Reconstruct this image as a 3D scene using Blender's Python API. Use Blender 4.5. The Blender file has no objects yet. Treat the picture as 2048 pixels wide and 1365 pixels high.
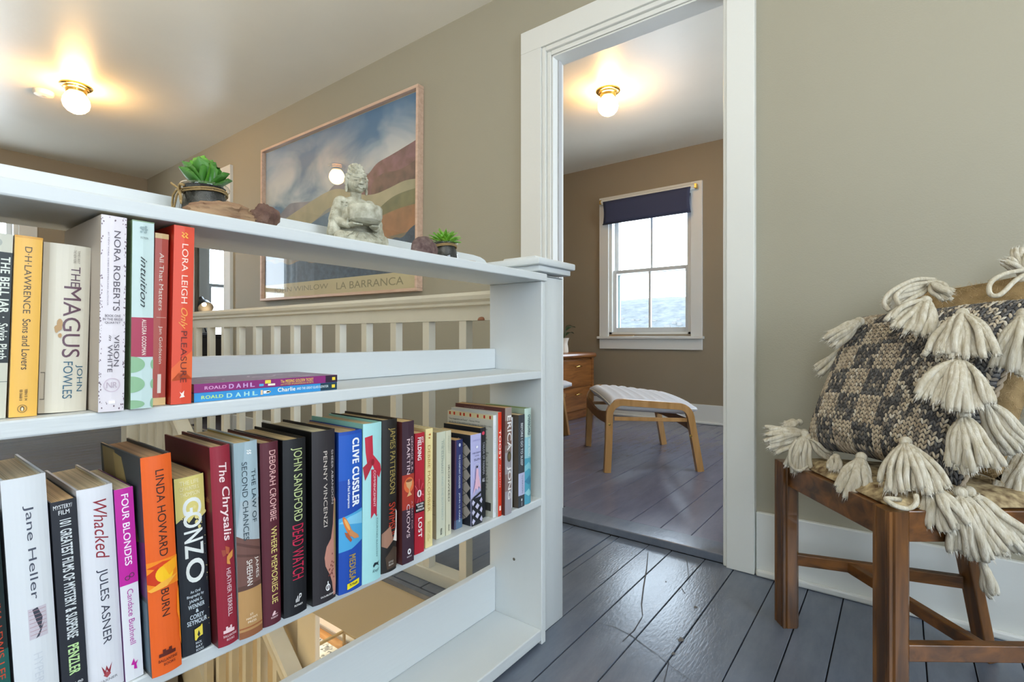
import bpy, bmesh, math, random
from mathutils import Vector, Matrix, noise
random.seed(7)
S = bpy.context.scene
C = S.collection
PI = math.pi
# ------------------------------------------------------------ camera, sky, light, exposure
TH = math.atan(776/1020)
cam_d = bpy.data.cameras.new('camera')
cam = bpy.data.objects.new('camera', cam_d); C.objects.link(cam)
cam.location = (0, 0, .8); cam.rotation_euler = (PI/2, 0, TH)
cam_d.sensor_width = 36; cam_d.lens = 1020/2048*36; cam_d.shift_y = -7.5/2048
cam_d.clip_start = .02; cam_d.clip_end = 2000
S.camera = cam
S.view_settings.view_transform = 'Standard'
S.view_settings.look = 'None'
S.view_settings.gamma = 1
S.view_settings.use_curve_mapping = False
S.view_settings.exposure = 0.8
try: S.cycles.use_denoising = True
except Exception: pass
S.cycles.max_bounces = 10; S.cycles.diffuse_bounces = 6; S.cycles.glossy_bounces = 5
S.cycles.transparent_max_bounces = 16; S.cycles.transmission_bounces = 8
S.cycles.sample_clamp_indirect = 6
S.cycles.caustics_reflective = False; S.cycles.caustics_refractive = False

def lin(c):
    if isinstance(c, str):
        c = c.lstrip('#'); c = [int(c[i:i+2], 16)/255 for i in (0, 2, 4)]
    return tuple((v/12.92 if v <= .04045 else ((v+.055)/1.055)**2.4) for v in c[:3]) + (1,)

W = bpy.data.worlds.new('overcast_sky'); S.world = W; W.use_nodes = True
wn = W.node_tree.nodes; wl = W.node_tree.links
bg = wn['Background']
tc = wn.new('ShaderNodeTexCoord'); sep = wn.new('ShaderNodeSeparateXYZ'); ramp = wn.new('ShaderNodeValToRGB')
wl.new(tc.outputs['Generated'], sep.inputs[0]); wl.new(sep.outputs['Z'], ramp.inputs[0])
ramp.color_ramp.elements[0].position = 0.0; ramp.color_ramp.elements[0].color = (.80, .90, 1.0, 1)
ramp.color_ramp.elements[1].position = 1.0; ramp.color_ramp.elements[1].color = (.62, .80, 1.0, 1)
wl.new(ramp.outputs[0], bg.inputs[0]); bg.inputs[1].default_value = 6.0

def area(name, loc, rot, sx, sy, power, col):
    l = bpy.data.lights.new(name, 'AREA'); l.shape = 'RECTANGLE'; l.size = sx; l.size_y = sy
    l.energy = power; l.color = col
    o = bpy.data.objects.new(name, l); C.objects.link(o); o.location = loc; o.rotation_euler = rot
    return o
# unseen fill lamps added for brightness: two aimed at the ceiling, one from the side
area('bounce_light', (.3, -.75, 1.0), (math.radians(180), math.radians(22), 0), 1.4, 1.2, 30, (1, .975, .92))
area('bounce_light', (-2.2, -.9, .95), (math.radians(180), 0, 0), 1.6, 1.0, 34, (1, .955, .88))
area('window_daylight', (2.4, .3, 1.3), (math.radians(98), 0, PI/2), 1.2, 1.2, 2.5, (.92, .96, 1))

# ------------------------------------------------------------ helpers
MW = {}
def mat(name, col, rough=.5, spec=.5, bump=0, bscale=60, var=0, vscale=3, metal=0, coat=0, coatr=.1, stretch=None, emit=None, estr=0, col2=None, sheen=0, detail=4):
    m = bpy.data.materials.new(name); m.use_nodes = True
    nt = m.node_tree; n = nt.nodes; l = nt.links; b = n['Principled BSDF']
    c = lin(col) if isinstance(col, str) else tuple(col)+(1,) if len(col) == 3 else col
    b.inputs['Base Color'].default_value = c
    b.inputs['Roughness'].default_value = rough; b.inputs['Metallic'].default_value = metal
    b.inputs['Specular IOR Level'].default_value = spec
    b.inputs['Coat Weight'].default_value = coat; b.inputs['Coat Roughness'].default_value = coatr
    if sheen: b.inputs['Sheen Weight'].default_value = sheen
    if emit: b.inputs['Emission Color'].default_value = tuple(emit)+(1,); b.inputs['Emission Strength'].default_value = estr
    if var or bump or col2:
        t = n.new('ShaderNodeTexCoord'); mp = n.new('ShaderNodeMapping'); l.new(t.outputs['Object'], mp.inputs[0])
        if stretch: mp.inputs['Scale'].default_value = stretch
    if var or col2:
        no = n.new('ShaderNodeTexNoise'); no.inputs['Scale'].default_value = vscale; no.inputs['Detail'].default_value = detail
        l.new(mp.outputs[0], no.inputs[0]); r = n.new('ShaderNodeValToRGB'); l.new(no.outputs[0], r.inputs[0])
        c2 = lin(col2) if isinstance(col2, str) else None
        r.color_ramp.elements[0].position = .3; r.color_ramp.elements[1].position = .7
        r.color_ramp.elements[0].color = c2 or tuple(v*(1-var) for v in c[:3])+(1,)
        r.color_ramp.elements[1].color = c if c2 else tuple(min(1, v*(1+var)) for v in c[:3])+(1,)
        l.new(r.outputs[0], b.inputs['Base Color'])
    if bump:
        nb = n.new('ShaderNodeTexNoise'); nb.inputs['Scale'].default_value = bscale; nb.inputs['Detail'].default_value = 3
        l.new(mp.outputs[0], nb.inputs[0]); bu = n.new('ShaderNodeBump'); bu.inputs['Strength'].default_value = bump
        bu.inputs['Distance'].default_value = .002
        l.new(nb.outputs[0], bu.inputs['Height']); l.new(bu.outputs[0], b.inputs['Normal'])
    return m
def glassmat(name, tint=(1, 1, 1), refl=1.0, rough=0.0):
    m = bpy.data.materials.new(name); m.use_nodes = True; nt = m.node_tree; n = nt.nodes; l = nt.links; n.clear()
    o = n.new('ShaderNodeOutputMaterial'); tr = n.new('ShaderNodeBsdfTransparent'); g = n.new('ShaderNodeBsdfGlossy')
    mx = n.new('ShaderNodeMixShader'); f = n.new('ShaderNodeFresnel'); f.inputs[0].default_value = 1.5
    mu = n.new('ShaderNodeMath'); mu.operation = 'MULTIPLY'; mu.inputs[1].default_value = refl
    tr.inputs[0].default_value = tint+(1,); g.inputs['Roughness'].default_value = rough
    ge = n.new('ShaderNodeNewGeometry'); iv = n.new('ShaderNodeMath'); iv.operation = 'SUBTRACT'; iv.inputs[0].default_value = 1; l.new(ge.outputs['Backfacing'], iv.inputs[1])
    m2 = n.new('ShaderNodeMath'); m2.operation = 'MULTIPLY'; l.new(f.outputs[0], mu.inputs[0]); l.new(mu.outputs[0], m2.inputs[0]); l.new(iv.outputs[0], m2.inputs[1]); l.new(m2.outputs[0], mx.inputs[0]); l.new(tr.outputs[0], mx.inputs[1]); l.new(g.outputs[0], mx.inputs[2])
    l.new(mx.outputs[0], o.inputs[0]); return m
def wood(name, c1, c2, axis='z', scale=9, rough=.35, coat=.0, grain=1.0):
    m = bpy.data.materials.new(name); m.use_nodes = True; nt = m.node_tree; n = nt.nodes; l = nt.links; b = n['Principled BSDF']
    t = n.new('ShaderNodeTexCoord'); mp = n.new('ShaderNodeMapping'); l.new(t.outputs['Object'], mp.inputs[0])
    s = {'x': (.12, 1, 1), 'y': (1, .12, 1), 'z': (1, 1, .12)}[axis]; mp.inputs['Scale'].default_value = s
    no = n.new('ShaderNodeTexNoise'); no.inputs['Scale'].default_value = scale*6; no.inputs['Detail'].default_value = 6; no.inputs['Distortion'].default_value = .6*grain
    l.new(mp.outputs[0], no.inputs[0]); r = n.new('ShaderNodeValToRGB'); l.new(no.outputs[0], r.inputs[0])
    r.color_ramp.elements[0].position = .33; r.color_ramp.elements[1].position = .66
    r.color_ramp.elements[0].color = lin(c2); r.color_ramp.elements[1].color = lin(c1)
    l.new(r.outputs[0], b.inputs['Base Color']); b.inputs['Roughness'].default_value = rough; b.inputs['Coat Weight'].default_value = coat
    bu = n.new('ShaderNodeBump'); bu.inputs['Strength'].default_value = .15; bu.inputs['Distance'].default_value = .001
    l.new(no.outputs[0], bu.inputs['Height']); l.new(bu.outputs[0], b.inputs['Normal'])
    return m
INK = {}
def ink(c, rough=.45):
    k = (c, rough)
    if k not in INK: INK[k] = mat('print_'+c.lstrip('#'), c, rough)
    return INK[k]

class MB:
    """collects shapes; build() links them as one mesh"""
    def __init__(s): s.bm = bmesh.new(); s.mi = 0
    def _fin(s, fs):
        for f in fs: f.material_index = s.mi
    def box(s, x0, x1, y0, y1, z0, z1, bev=0, M=None, seg=2):
        r = bmesh.ops.create_cube(s.bm, size=1)
        vs = r['verts']
        for v in vs: v.co = Vector(((x0+x1)/2+v.co.x*abs(x1-x0), (y0+y1)/2+v.co.y*abs(y1-y0), (z0+z1)/2+v.co.z*abs(z1-z0)))
        fs = set(f for v in vs for f in v.link_faces)
        if bev:
            es = set(e for v in vs for e in v.link_edges)
            rr = bmesh.ops.bevel(s.bm, geom=list(es), offset=bev, segments=seg, profile=.5, affect='EDGES')
            fs = set(rr['faces']) | set(f for f in fs if f.is_valid)
            vs = list(set(v for f in fs for v in f.verts))
        s._fin(fs)
        if M is not None:
            for v in vs: v.co = M @ v.co
        return vs
    def beam(s, p0, p1, w, h, bev=0, up=(0, 0, 1), w1=None, h1=None):
        p0 = Vector(p0); p1 = Vector(p1); d = p1-p0; L = d.length; z = d/L; x = Vector(up).cross(z)
        if x.length < 1e-4: x = Vector((1, 0, 0)).cross(z)
        x.normalize(); y = z.cross(x)
        M = Matrix((x, y, z)).transposed().to_4x4(); M.translation = p0
        vs = s.box(-w/2, w/2, -h/2, h/2, 0, L, bev)
        for v in vs:
            k = v.co.z/L
            if w1: v.co.x *= (1-k)+k*w1/w
            if h1: v.co.y *= (1-k)+k*h1/h
            v.co = M @ v.co
        return vs
    def lathe(s, prof, o=(0, 0, 0), n=32, M=None, cap=True):
        rings = []; nv = []
        for r, z in prof:
            ring = []
            for i in range(n):
                a = 2*PI*i/n; co = Vector((r*math.cos(a), r*math.sin(a), z))
                if M is not None: co = M @ co
                ring.append(s.bm.verts.new(co+Vector(o)))
            rings.append(ring)
        fs = []
        for a, b in zip(rings, rings[1:]):
            for i in range(n):
                fs.append(s.bm.faces.new((a[i], a[(i+1) % n], b[(i+1) % n], b[i])))
        if cap:
            if prof[0][0] > 1e-5: fs.append(s.bm.faces.new(rings[0][::-1]))
            if prof[-1][0] > 1e-5: fs.append(s.bm.faces.new(rings[-1]))
        s._fin(fs)
    def tube(s, pts, rad, n=8, cap=True, flat=1.0):
        pts = [Vector(p) for p in pts]; N = len(pts)
        if not hasattr(rad, '__len__'): rad = [rad]*N
        t = (pts[1]-pts[0]).normalized(); u = t.orthogonal().normalized(); rings = []
        for i, p in enumerate(pts):
            t2 = (pts[min(i+1, N-1)]-pts[max(i-1, 0)])
            if t2.length < 1e-9: t2 = t
            t2.normalize(); q = t.rotation_difference(t2); u = (q @ u).normalized(); t = t2; w = t.cross(u)
            rings.append([s.bm.verts.new(p+rad[i]*(u*math.cos(2*PI*k/n)+w*flat*math.sin(2*PI*k/n))) for k in range(n)])
        fs = []
        for a, b in zip(rings, rings[1:]):
            for i in range(n): fs.append(s.bm.faces.new((a[i], a[(i+1) % n], b[(i+1) % n], b[i])))
        if cap: fs.append(s.bm.faces.new(rings[0][::-1])); fs.append(s.bm.faces.new(rings[-1]))
        s._fin(fs)
    def ell(s, c, r, M=None, u=16, v=10):
        nv = s.bm.verts.new; c = Vector(c); rows = []
        for j in range(v+1):
            ph = PI*j/v; row = []
            for i in range(u if 0 < j < v else 1):
                th = 2*PI*i/u; co = Vector((r[0]*math.sin(ph)*math.cos(th), r[1]*math.sin(ph)*math.sin(th), r[2]*math.cos(ph)))
                if M is not None: co = M @ co
                row.append(nv(co+c))
            rows.append(row)
        fs = []
        for a, b in zip(rows, rows[1:]):
            for i in range(u):
                k = (i+1) % u
                if len(a) == 1: fs.append(s.bm.faces.new((a[0], b[i], b[k])))
                elif len(b) == 1: fs.append(s.bm.faces.new((a[i], b[0], a[k])))
                else: fs.append(s.bm.faces.new((a[i], b[i], b[k], a[k])))
        s._fin(fs)
    def poly(s, pts):
        f = s.bm.faces.new([s.bm.verts.new(p) for p in pts]); s._fin([f]); return f
    def prism(s, pts2, z0, z1, M=None):
        """pts2 outline in xy extruded in z"""
        a = [s.bm.verts.new((x, y, z0)) for x, y in pts2]; b = [s.bm.verts.new((x, y, z1)) for x, y in pts2]; n = len(a)
        fs = [s.bm.faces.new(a[::-1]), s.bm.faces.new(b)]
        for i in range(n): fs.append(s.bm.faces.new((a[i], a[(i+1) % n], b[(i+1) % n], b[i])))
        s._fin(fs)
        if M is not None:
            for v in a+b: v.co = M @ v.co
        return a+b
    def sweep(s, path, prof, up=(0, 0, 1)):
        """2D profile (side, up) along a 3D path"""
        path = [Vector(p) for p in path]; N = len(path); rings = []; up = Vector(up)
        for i, p in enumerate(path):
            t = (path[min(i+1, N-1)]-path[max(i-1, 0)]).normalized(); x = t.cross(up).normalized(); y = x.cross(t)
            rings.append([s.bm.verts.new(p+x*a+y*b) for a, b in prof])
        n = len(prof); fs = []
        for a, b in zip(rings, rings[1:]):
            for i in range(n): fs.append(s.bm.faces.new((a[i], a[(i+1) % n], b[(i+1) % n], b[i])))
        fs.append(s.bm.faces.new(rings[0][::-1])); fs.append(s.bm.faces.new(rings[-1])); s._fin(fs)
    def build(s, name, mats, parent=None, smooth=False, local=False, auto=None):
        bm = s.bm
        bmesh.ops.recalc_face_normals(bm, faces=bm.faces)
        if parent is not None and not local:
            Mi = MW[parent.name_full].inverted()
            bmesh.ops.transform(bm, matrix=Mi, verts=bm.verts)
        me = bpy.data.meshes.new(name); bm.to_mesh(me); bm.free()
        for m in (mats if isinstance(mats, (list, tuple)) else [mats]): me.materials.append(m)
        if smooth:
            for p in me.polygons: p.use_smooth = True
            if smooth is not True:
                try: me.set_sharp_from_angle(angle=smooth)
                except Exception: pass
        o = bpy.data.objects.new(name, me); C.objects.link(o)
        if parent is not None:
            o.parent = parent; MW[o.name_full] = MW[parent.name_full].copy()
        else: MW[o.name_full] = Matrix.Identity(4)
        return o
def thing(name, label, cat, loc=(0, 0, 0), rot=(0, 0, 0), group=None):
    o = bpy.data.objects.new(name, None); C.objects.link(o); o.location = loc; o.rotation_euler = rot
    o.empty_display_size = .05
    o['label'] = label; o['category'] = cat
    if group: o['group'] = group
    from mathutils import Euler
    MW[o.name_full] = Matrix.Translation(loc) @ Euler(rot).to_matrix().to_4x4()
    return o
def tag(o, label, cat, group=None):
    o['label'] = label; o['category'] = cat
    if group: o['group'] = group
    return o
def struct(o, label=None, cat=None):
    o['kind'] = 'structure'
    if label: o['label'] = label
    if cat: o['category'] = cat
    return o
def bx(name, m, parent, *a, bev=0, smooth=False):
    b = MB(); b.box(*a, bev=bev); return b.build(name, m, parent, smooth)
SM = math.radians(35)
# ------------------------------------------------------------ materials of the shell
M_WALL = mat('wall_paint_olive_grey', (.345, .322, .25), .55, .4, bump=.25, bscale=220, var=.02, vscale=1.2)
M_TAUPE = mat('wall_paint_taupe', (.285, .235, .165), .55, .4, bump=.25, bscale=220, var=.03, vscale=1.5)
M_CEIL = mat('ceiling_paint', (.74, .72, .64), .38, .5, bump=.25, bscale=40, var=.02)
M_TRIM = mat('trim_paint_cream', (.70, .71, .68), .35, .5, bump=.12, bscale=90)
M_WHITE = mat('shelf_paint_white', (.60, .635, .65), .36, .5, bump=.5, bscale=60, stretch=(1, .08, 1), var=.03, vscale=8)
M_WHITEV = mat('shelf_paint_white_upright', (.61, .64, .645), .38, .5, bump=.4, bscale=60, stretch=(1, 1, .08), var=.03, vscale=8)
M_RAIL = mat('railing_paint_cream', (.66, .645, .56), .38, .5, bump=.2, bscale=60, var=.04, vscale=10)
M_BEIGE = mat('stairwell_paint_beige', (.60, .51, .36), .5, .4, bump=.15, bscale=160, var=.02)
def floor_mat(name, c1, c2, rough):
    m = bpy.data.materials.new(name); m.use_nodes = True; nt = m.node_tree; n = nt.nodes; l = nt.links; b = n['Principled BSDF']
    t = n.new('ShaderNodeTexCoord'); mp = n.new('ShaderNodeMapping'); l.new(t.outputs['Object'], mp.inputs[0]); mp.inputs['Scale'].default_value = (1, .25, 1)
    no = n.new('ShaderNodeTexNoise'); no.inputs['Scale'].default_value = 14; no.inputs['Detail'].default_value = 8; no.inputs['Roughness'].default_value = .7
    l.new(mp.outputs[0], no.inputs[0]); r = n.new('ShaderNodeValToRGB'); l.new(no.outputs[0], r.inputs[0])
    r.color_ramp.elements[0].position = .3; r.color_ramp.elements[1].position = .75
    r.color_ramp.elements[0].color = c1+(1,); r.color_ramp.elements[1].color = c2+(1,)
    # worn scratches and chips
    n2 = n.new('ShaderNodeTexNoise'); n2.inputs['Scale'].default_value = 26; n2.inputs['Detail'].default_value = 10; n2.inputs['Distortion'].default_value = 1.2
    l.new(t.outputs['Object'], n2.inputs[0]); r2 = n.new('ShaderNodeValToRGB'); l.new(n2.outputs[0], r2.inputs[0])
    r2.color_ramp.elements[0].position = .77; r2.color_ramp.elements[0].color = (0, 0, 0, 1); r2.color_ramp.elements[1].position = .80; r2.color_ramp.elements[1].color = (1, 1, 1, 1)
    mx = n.new('ShaderNodeMix'); mx.data_type = 'RGBA'; l.new(r2.outputs[0], mx.inputs[0]); l.new(r.outputs[0], mx.inputs[6]); mx.inputs[7].default_value = (.10, .09, .08, 1)
    l.new(mx.outputs[2], b.inputs['Base Color'])
    nb = n.new('ShaderNodeTexNoise'); nb.inputs['Scale'].default_value = 170; nb.inputs['Detail'].default_value = 5; l.new(mp.outputs[0], nb.inputs[0])
    bu = n.new('ShaderNodeBump'); bu.inputs['Strength'].default_value = .35; bu.inputs['Distance'].default_value = .0012
    l.new(nb.outputs[0], bu.inputs['Height']); l.new(bu.outputs[0], b.inputs['Normal'])
    mr = n.new('ShaderNodeMapRange'); mr.inputs[3].default_value = rough-.06; mr.inputs[4].default_value = rough+.08; l.new(no.outputs[0], mr.inputs[0]); l.new(mr.outputs[0], b.inputs['Roughness'])
    b.inputs['Specular IOR Level'].default_value = .6
    return m
M_FLOOR = floor_mat('floor_paint_blue_grey', (.102, .122, .165), (.148, .172, .22), .20)
M_FLOOR2 = floor_mat('floor_paint_violet_grey', (.115, .118, .165), (.155, .158, .215), .22)
M_GAP = mat('floor_gap_dark', (.012, .012, .014), .9)

def planks(parent, xs, y0, y1, z, m, joints=None, gap=.0028, th=.02):
    mesh = {}
    for i, (a, b) in enumerate(zip(xs, xs[1:])):
        ys = [y0, y1]
        if joints and i in joints: ys = [y0, joints[i], y1]
        for ya, yb in zip(ys, ys[1:]):
            w = b-a-gap; L = yb-ya-(.002 if len(ys) > 2 else 0)
            o = MB(); zz = z+random.uniform(-.0012, .0004)
            o.box(a+gap/2, b-gap/2, ya, ya+L, z-th, zz, bev=.0012, seg=1)
            o.build('plank', m, parent)
# ------------------------------------------------------------ hall floor (planks run away from the camera)
fl = MB()
fl.box(-.93, 2.6, -1.9, 1.885, -.27, -.012)
fl.box(-6.1, -.93, 1.12, 1.885, -.27, -.012)
fl.box(-6.1, -3.7, -1.9, 1.12, -.27, -.012)
fl.box(-3.7, -.93, -1.9, -.1, -.27, -.012)
floor = struct(fl.build('floor', M_GAP), 'blue grey painted plank floor of the landing and passage')
hx = [-.93, -.895, -.769, -.681, -.559, -.457, -.329, -.233, -.138, -.045, .051, .145, .2385]
while hx[-1] < 2.5: hx.append(hx[-1]+random.choice((.095, .11, .125)))
planks(floor, hx, -1.9, 1.883, 0, M_FLOOR, {7: 1.2})
lx = [-6.1]
while lx[-1] < -.93-.12: lx.append(lx[-1]+random.choice((.1, .12, .13)))
lx[-1] = -.932
px = [x for x in lx if x < -3.72]
planks(floor, [x for x in lx if x >= px[-1]], 1.122, 1.883, 0, M_FLOOR)
planks(floor, px, -1.9, 1.883, 0, M_FLOOR)
def scratch(pts, w, nm='scratch'):
    b = MB(); P = [Vector((x, y, .0009)) for x, y in pts]; L_ = []
    for i, p in enumerate(P):
        t = (P[min(i+1, len(P)-1)]-P[max(i-1, 0)]).normalized(); n_ = Vector((-t.y, t.x, 0))*w*(.4+.6*math.sin(PI*(i+.5)/len(P))); L_.append((b.bm.verts.new(p-n_), b.bm.verts.new(p+n_)))
    for a, c_ in zip(L_, L_[1:]): b.bm.faces.new((a[0], a[1], c_[1], c_[0]))
    return b.build(nm, M_SCR, floor)
M_SCR = mat('floor_scratch_dark', (.05, .052, .06), .6)
def fpx(u, v):
    l = (u-1024)/1020; d = (-math.sin(TH)+math.cos(TH)*l, math.cos(TH)+math.sin(TH)*l); t = .8*1020/(v-675); return (d[0]*t, d[1]*t)
for ps, w_ in ((((1296, 1106), (1293, 1140), (1287, 1175), (1283, 1210), (1285, 1232)), .0022), (((1371, 1114), (1375, 1128), (1377, 1156)), .0012), (((1285, 1234), (1268, 1262), (1245, 1284)), .0013), (((1195, 1246), (1230, 1256), (1262, 1272), (1285, 1290), (1314, 1310)), .0012), (((1338, 1322), (1333, 1345), (1325, 1375)), .0010), (((1316, 1312), (1345, 1336), (1380, 1362)), .0007), (((1363, 1177), (1370, 1188)), .0010)):
    scratch([fpx(*p) for p in ps], w_)
for u, v, r_ in ((1391, 1215, .006), (1362, 1280, .010), (1347, 1308, .006), (1332, 1164, .003), (1264, 1107, .003), (1515, 1153, .003)):
    b = MB(); cx_, cy_ = fpx(u, v); b.bm.faces.new([b.bm.verts.new((cx_+r_*(1+.4*math.sin(k*2.3))*math.cos(k*PI/5)*.7, cy_+r_*(1+.4*math.cos(k*1.7))*math.sin(k*PI/5), .0008)) for k in range(10)]); b.build('paint_chip', mat('bare_wood_chip', (.13, .12, .11), .7), floor)
# ceiling and walls
c = MB(); c.box(-6.1, 2.6, -1.9, 1.885, 2.41, 2.60)
struct(c.build('ceiling', M_CEIL), 'off white plaster ceiling of the landing')
YW0, YW1 = 1.885, 1.962
D0, D1 = -1.215, -.492
w = MB()
w.box(-6.1, -5.2, YW0, YW1, -.27, 2.6); w.box(-4.33, D0-.0, YW0, YW1, -.27, 2.6); w.box(D1, 2.6, YW0, YW1, -.27, 2.6)
w.box(-5.2, -4.33, YW0, YW1, 2.05, 2.6); w.box(D0, D1, YW0, YW1, 2.035, 2.6)
w.box(-5.2, D0, YW0, YW1, -.27, -.02)
struct(w.build('wall_front', M_WALL), 'olive grey wall with the picture and the white cased doorway')
w = MB()
WY0, WY1 = .25, .93
w.box(-6.25, -6.1, -1.9, WY0, -.27, 2.6); w.box(-6.25, -6.1, WY1, 2.44, -.27, 2.6); w.box(-6.25, -6.1, 3.12, 4.75, -.27, 2.6)
w.box(-6.25, -6.1, WY0, WY1, -.27, .75); w.box(-6.25, -6.1, WY0, WY1, 2.05, 2.6)
w.box(-6.25, -6.1, 2.44, 3.12, -.27, .75); w.box(-6.25, -6.1, 2.44, 3.12, 2.05, 2.6)
struct(w.build('wall_left', M_TAUPE), 'tan end wall beyond the stairwell')
w = MB(); w.box(-6.25, .2, -2.0, -1.9, -.27, 2.6); w.box(.2, 2.6, -2.0, -1.9, -.27, .75); w.box(.2, 2.6, -2.0, -1.9, 2.0, 2.6)
w.box(1.2, 2.6, -2.0, -1.9, .75, 2.0)  # remaining gap is an unseen window opening, added to brighten the landing
struct(w.build('wall_back', M_WALL))
w = MB(); w.box(2.6, 2.7, -2.0, -.5, -.27, 2.6); w.box(2.6, 2.7, 1.1, 1.962, -.27, 2.6); w.box(2.6, 2.7, -.5, 1.1, -.27, .75); w.box(2.6, 2.7, -.5, 1.1, 2.15, 2.6)  # middle gap is an out-of-view opening, added to brighten the landing
struct(w.build('wall_right', M_WALL))

# ------------------------------------------------------------ doorway 1
def casing(name, x0, x1, ztop, front, cw, thick=.022, beads=True):
    """cased opening: trim boards stand proud of the wall"""
    b = MB()
    f = front-thick
    for sx in (-1, 1):
        xa = x0 if sx < 0 else x1
        b.box(min(xa, xa+sx*cw), max(xa, xa+sx*cw), f, front+.001, .0, ztop, bev=.002)
    b.box(x0-cw, x1+cw, f, front+.001, ztop+.0005, ztop+cw, bev=.002)
    o = b.build(name, M_TRIM)
    return o
IL, IR, IT = -1.255, D1, 2.075
jb = MB()
# outer flat boards
jb.box(-1.364, IL, 1.858, 1.886, 0, IT, bev=.002)
jb.box(-1.364, -.389, 1.858, 1.886, IT+.0004, 2.172, bev=.002)
jb.box(IR+.012, -.389, 1.856, 1.886, 0, IT, bev=.003)
trim = struct(jb.build('trim_1', M_TRIM), 'flat cream boards of the door casing')
bd = MB()
for k, (xa, xb, ya) in enumerate(((IL, -1.236, 1.866), (-1.236, -1.215, 1.878))):
    bd.box(xa, xb, ya, 1.886, 0, IT-.02*k, bev=.004)
bd.box(-1.236, IR, 1.866, 1.886, 2.055, 2.075, bev=.004); bd.box(-1.215, IR, 1.878, 1.886, 2.035, 2.055, bev=.004)
bd.box(IR-.001, IR+.011, 1.866, 1.886, 0, 2.055, bev=.004)
bd.build('casing_bead', M_TRIM, trim)
jm = MB()
jm.box(D0-.004, D0+.006, YW0, YW1+.01, .03, 2.035, bev=.001); jm.box(D0, D1, YW0, YW1+.01, 2.028, 2.037, bev=.001); jm.box(D1-.004, D1+.004, YW0, YW1+.01, .03, 2.035, bev=.001)
jm.build('jamb', M_TRIM, trim)
jm = MB(); jm.box(D0+.006, D0+.012, 1.925, 1.95, .03, 2.028); jm.build('weather_strip', mat('grey_weather_strip', (.42, .42, .42), .6), trim)
th = MB(); th.box(D0+.002, D1-.002, 1.884, 2.0, .0, .031, bev=.004)
struct(th.build('trim_2', M_FLOOR), 'grey painted threshold board in the doorway')
bb = MB(); bb.box(-.387, 2.6, 1.868, 1.886, .0, .21, bev=.003)
bo = struct(bb.build('baseboard_front', M_TRIM), 'cream baseboard behind the wooden chair')
q = MB(); q.box(-.385, 2.6, 1.852, 1.869, 0, .022, bev=.006); q.build('shoe_moulding', M_TRIM, bo)
bb = MB(); bb.box(-4.2, -1.366, 1.868, 1.886, .0, .19, bev=.003); bb.box(-6.1, -5.32, 1.868, 1.886, .0, .19, bev=.003)
struct(bb.build('baseboard_front', M_TRIM), 'cream baseboard below the framed picture')
bb = MB(); bb.box(-6.1, -6.085, -1.9, 1.868, 0, .19, bev=.003)
struct(bb.build('baseboard_left', M_TRIM))
# doorway 2 casing
b = MB(); b.box(-5.32, -5.2, 1.86, 1.886, 0, 2.05, bev=.002); b.box(-4.33, -4.22, 1.86, 1.886, 0, 2.05, bev=.002); b.box(-5.32, -4.22, 1.86, 1.886, 2.0505, 2.17, bev=.002)
b.box(-5.2, -5.19, 1.884, 1.975, 0, 2.05); b.box(-4.34, -4.33, 1.884, 1.975, 0, 2.05)
struct(b.build('trim_3', M_TRIM), 'cream casing of the far doorway left of the picture')

# ------------------------------------------------------------ far room
YF = 4.65
f2 = MB(); f2.box(-3.2, .9, 1.962, YF, -.27, .018); f2o = struct(f2.build('floor', M_GAP), 'violet grey painted plank floor of the far room')
x2 = [-3.2]
while x2[-1] < .8: x2.append(x2[-1]+random.choice((.115, .125, .135)))
# two measured seams
x2 = [x for x in x2 if x < -1.65]+[-1.62, -1.5, -1.38, -1.25, -1.13, -1.01, -.90, -.77, -.646, -.52, -.4, -.27, -.14, -.01, .12, .25, .38, .5, .62, .75, .9]
planks(f2o, x2, 2.0, YF, .03, M_FLOOR2, {i: random.uniform(2.6, 4.2) for i in range(3, 26, 4)})
c = MB(); c.box(-3.3, 1.0, YW1, 4.8, 2.53, 2.62); struct(c.build('ceiling', M_CEIL), 'warm lit ceiling of the far room')
VX0, VX1, VZ0, VZ1 = -2.315, -1.50, .83, 2.10
w = MB(); w.box(-3.3, VX0, YF, YF+.15, -.27, 2.6); w.box(VX1, 1.0, YF, YF+.15, -.27, 2.6); w.box(VX0, VX1, YF, YF+.15, -.27, VZ0); w.box(VX0, VX1, YF, YF+.15, VZ1, 2.6)
struct(w.build('wall_far', M_TAUPE), 'taupe wall around the far room window')
w = MB(); w.box(-3.3, -3.2, YW1, 2.5, -.27, 2.62); w.box(-3.3, -3.2, 3.6, YF+.15, -.27, 2.62); w.box(-3.3, -3.2, 2.5, 3.6, -.27, 1.1); w.box(-3.3, -3.2, 2.5, 3.6, 2.0, 2.62); struct(w.build('wall_far_left', M_TAUPE))  # opening out of view, added to let more sky light into the far room
w = MB(); w.box(.9, 1.0, YW1, 2.6, -.27, 2.62); w.box(.9, 1.0, 3.9, YF+.15, -.27, 2.62); w.box(.9, 1.0, 2.6, 3.9, -.27, .7); w.box(.9, 1.0, 2.6, 3.9, 2.1, 2.62); struct(w.build('wall_far_right', M_TAUPE))  # another unseen opening added to brighten the far room
bb = MB(); bb.box(-3.2, .9, YF-.018, YF, .03, .20, bev=.003); bo = struct(bb.build('baseboard_far', M_TRIM), 'cream baseboard under the far room window')
q = MB(); q.box(-3.2, .9, YF-.034, YF-.017, .03, .05, bev=.006); q.build('shoe_moulding', M_TRIM, bo)

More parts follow.
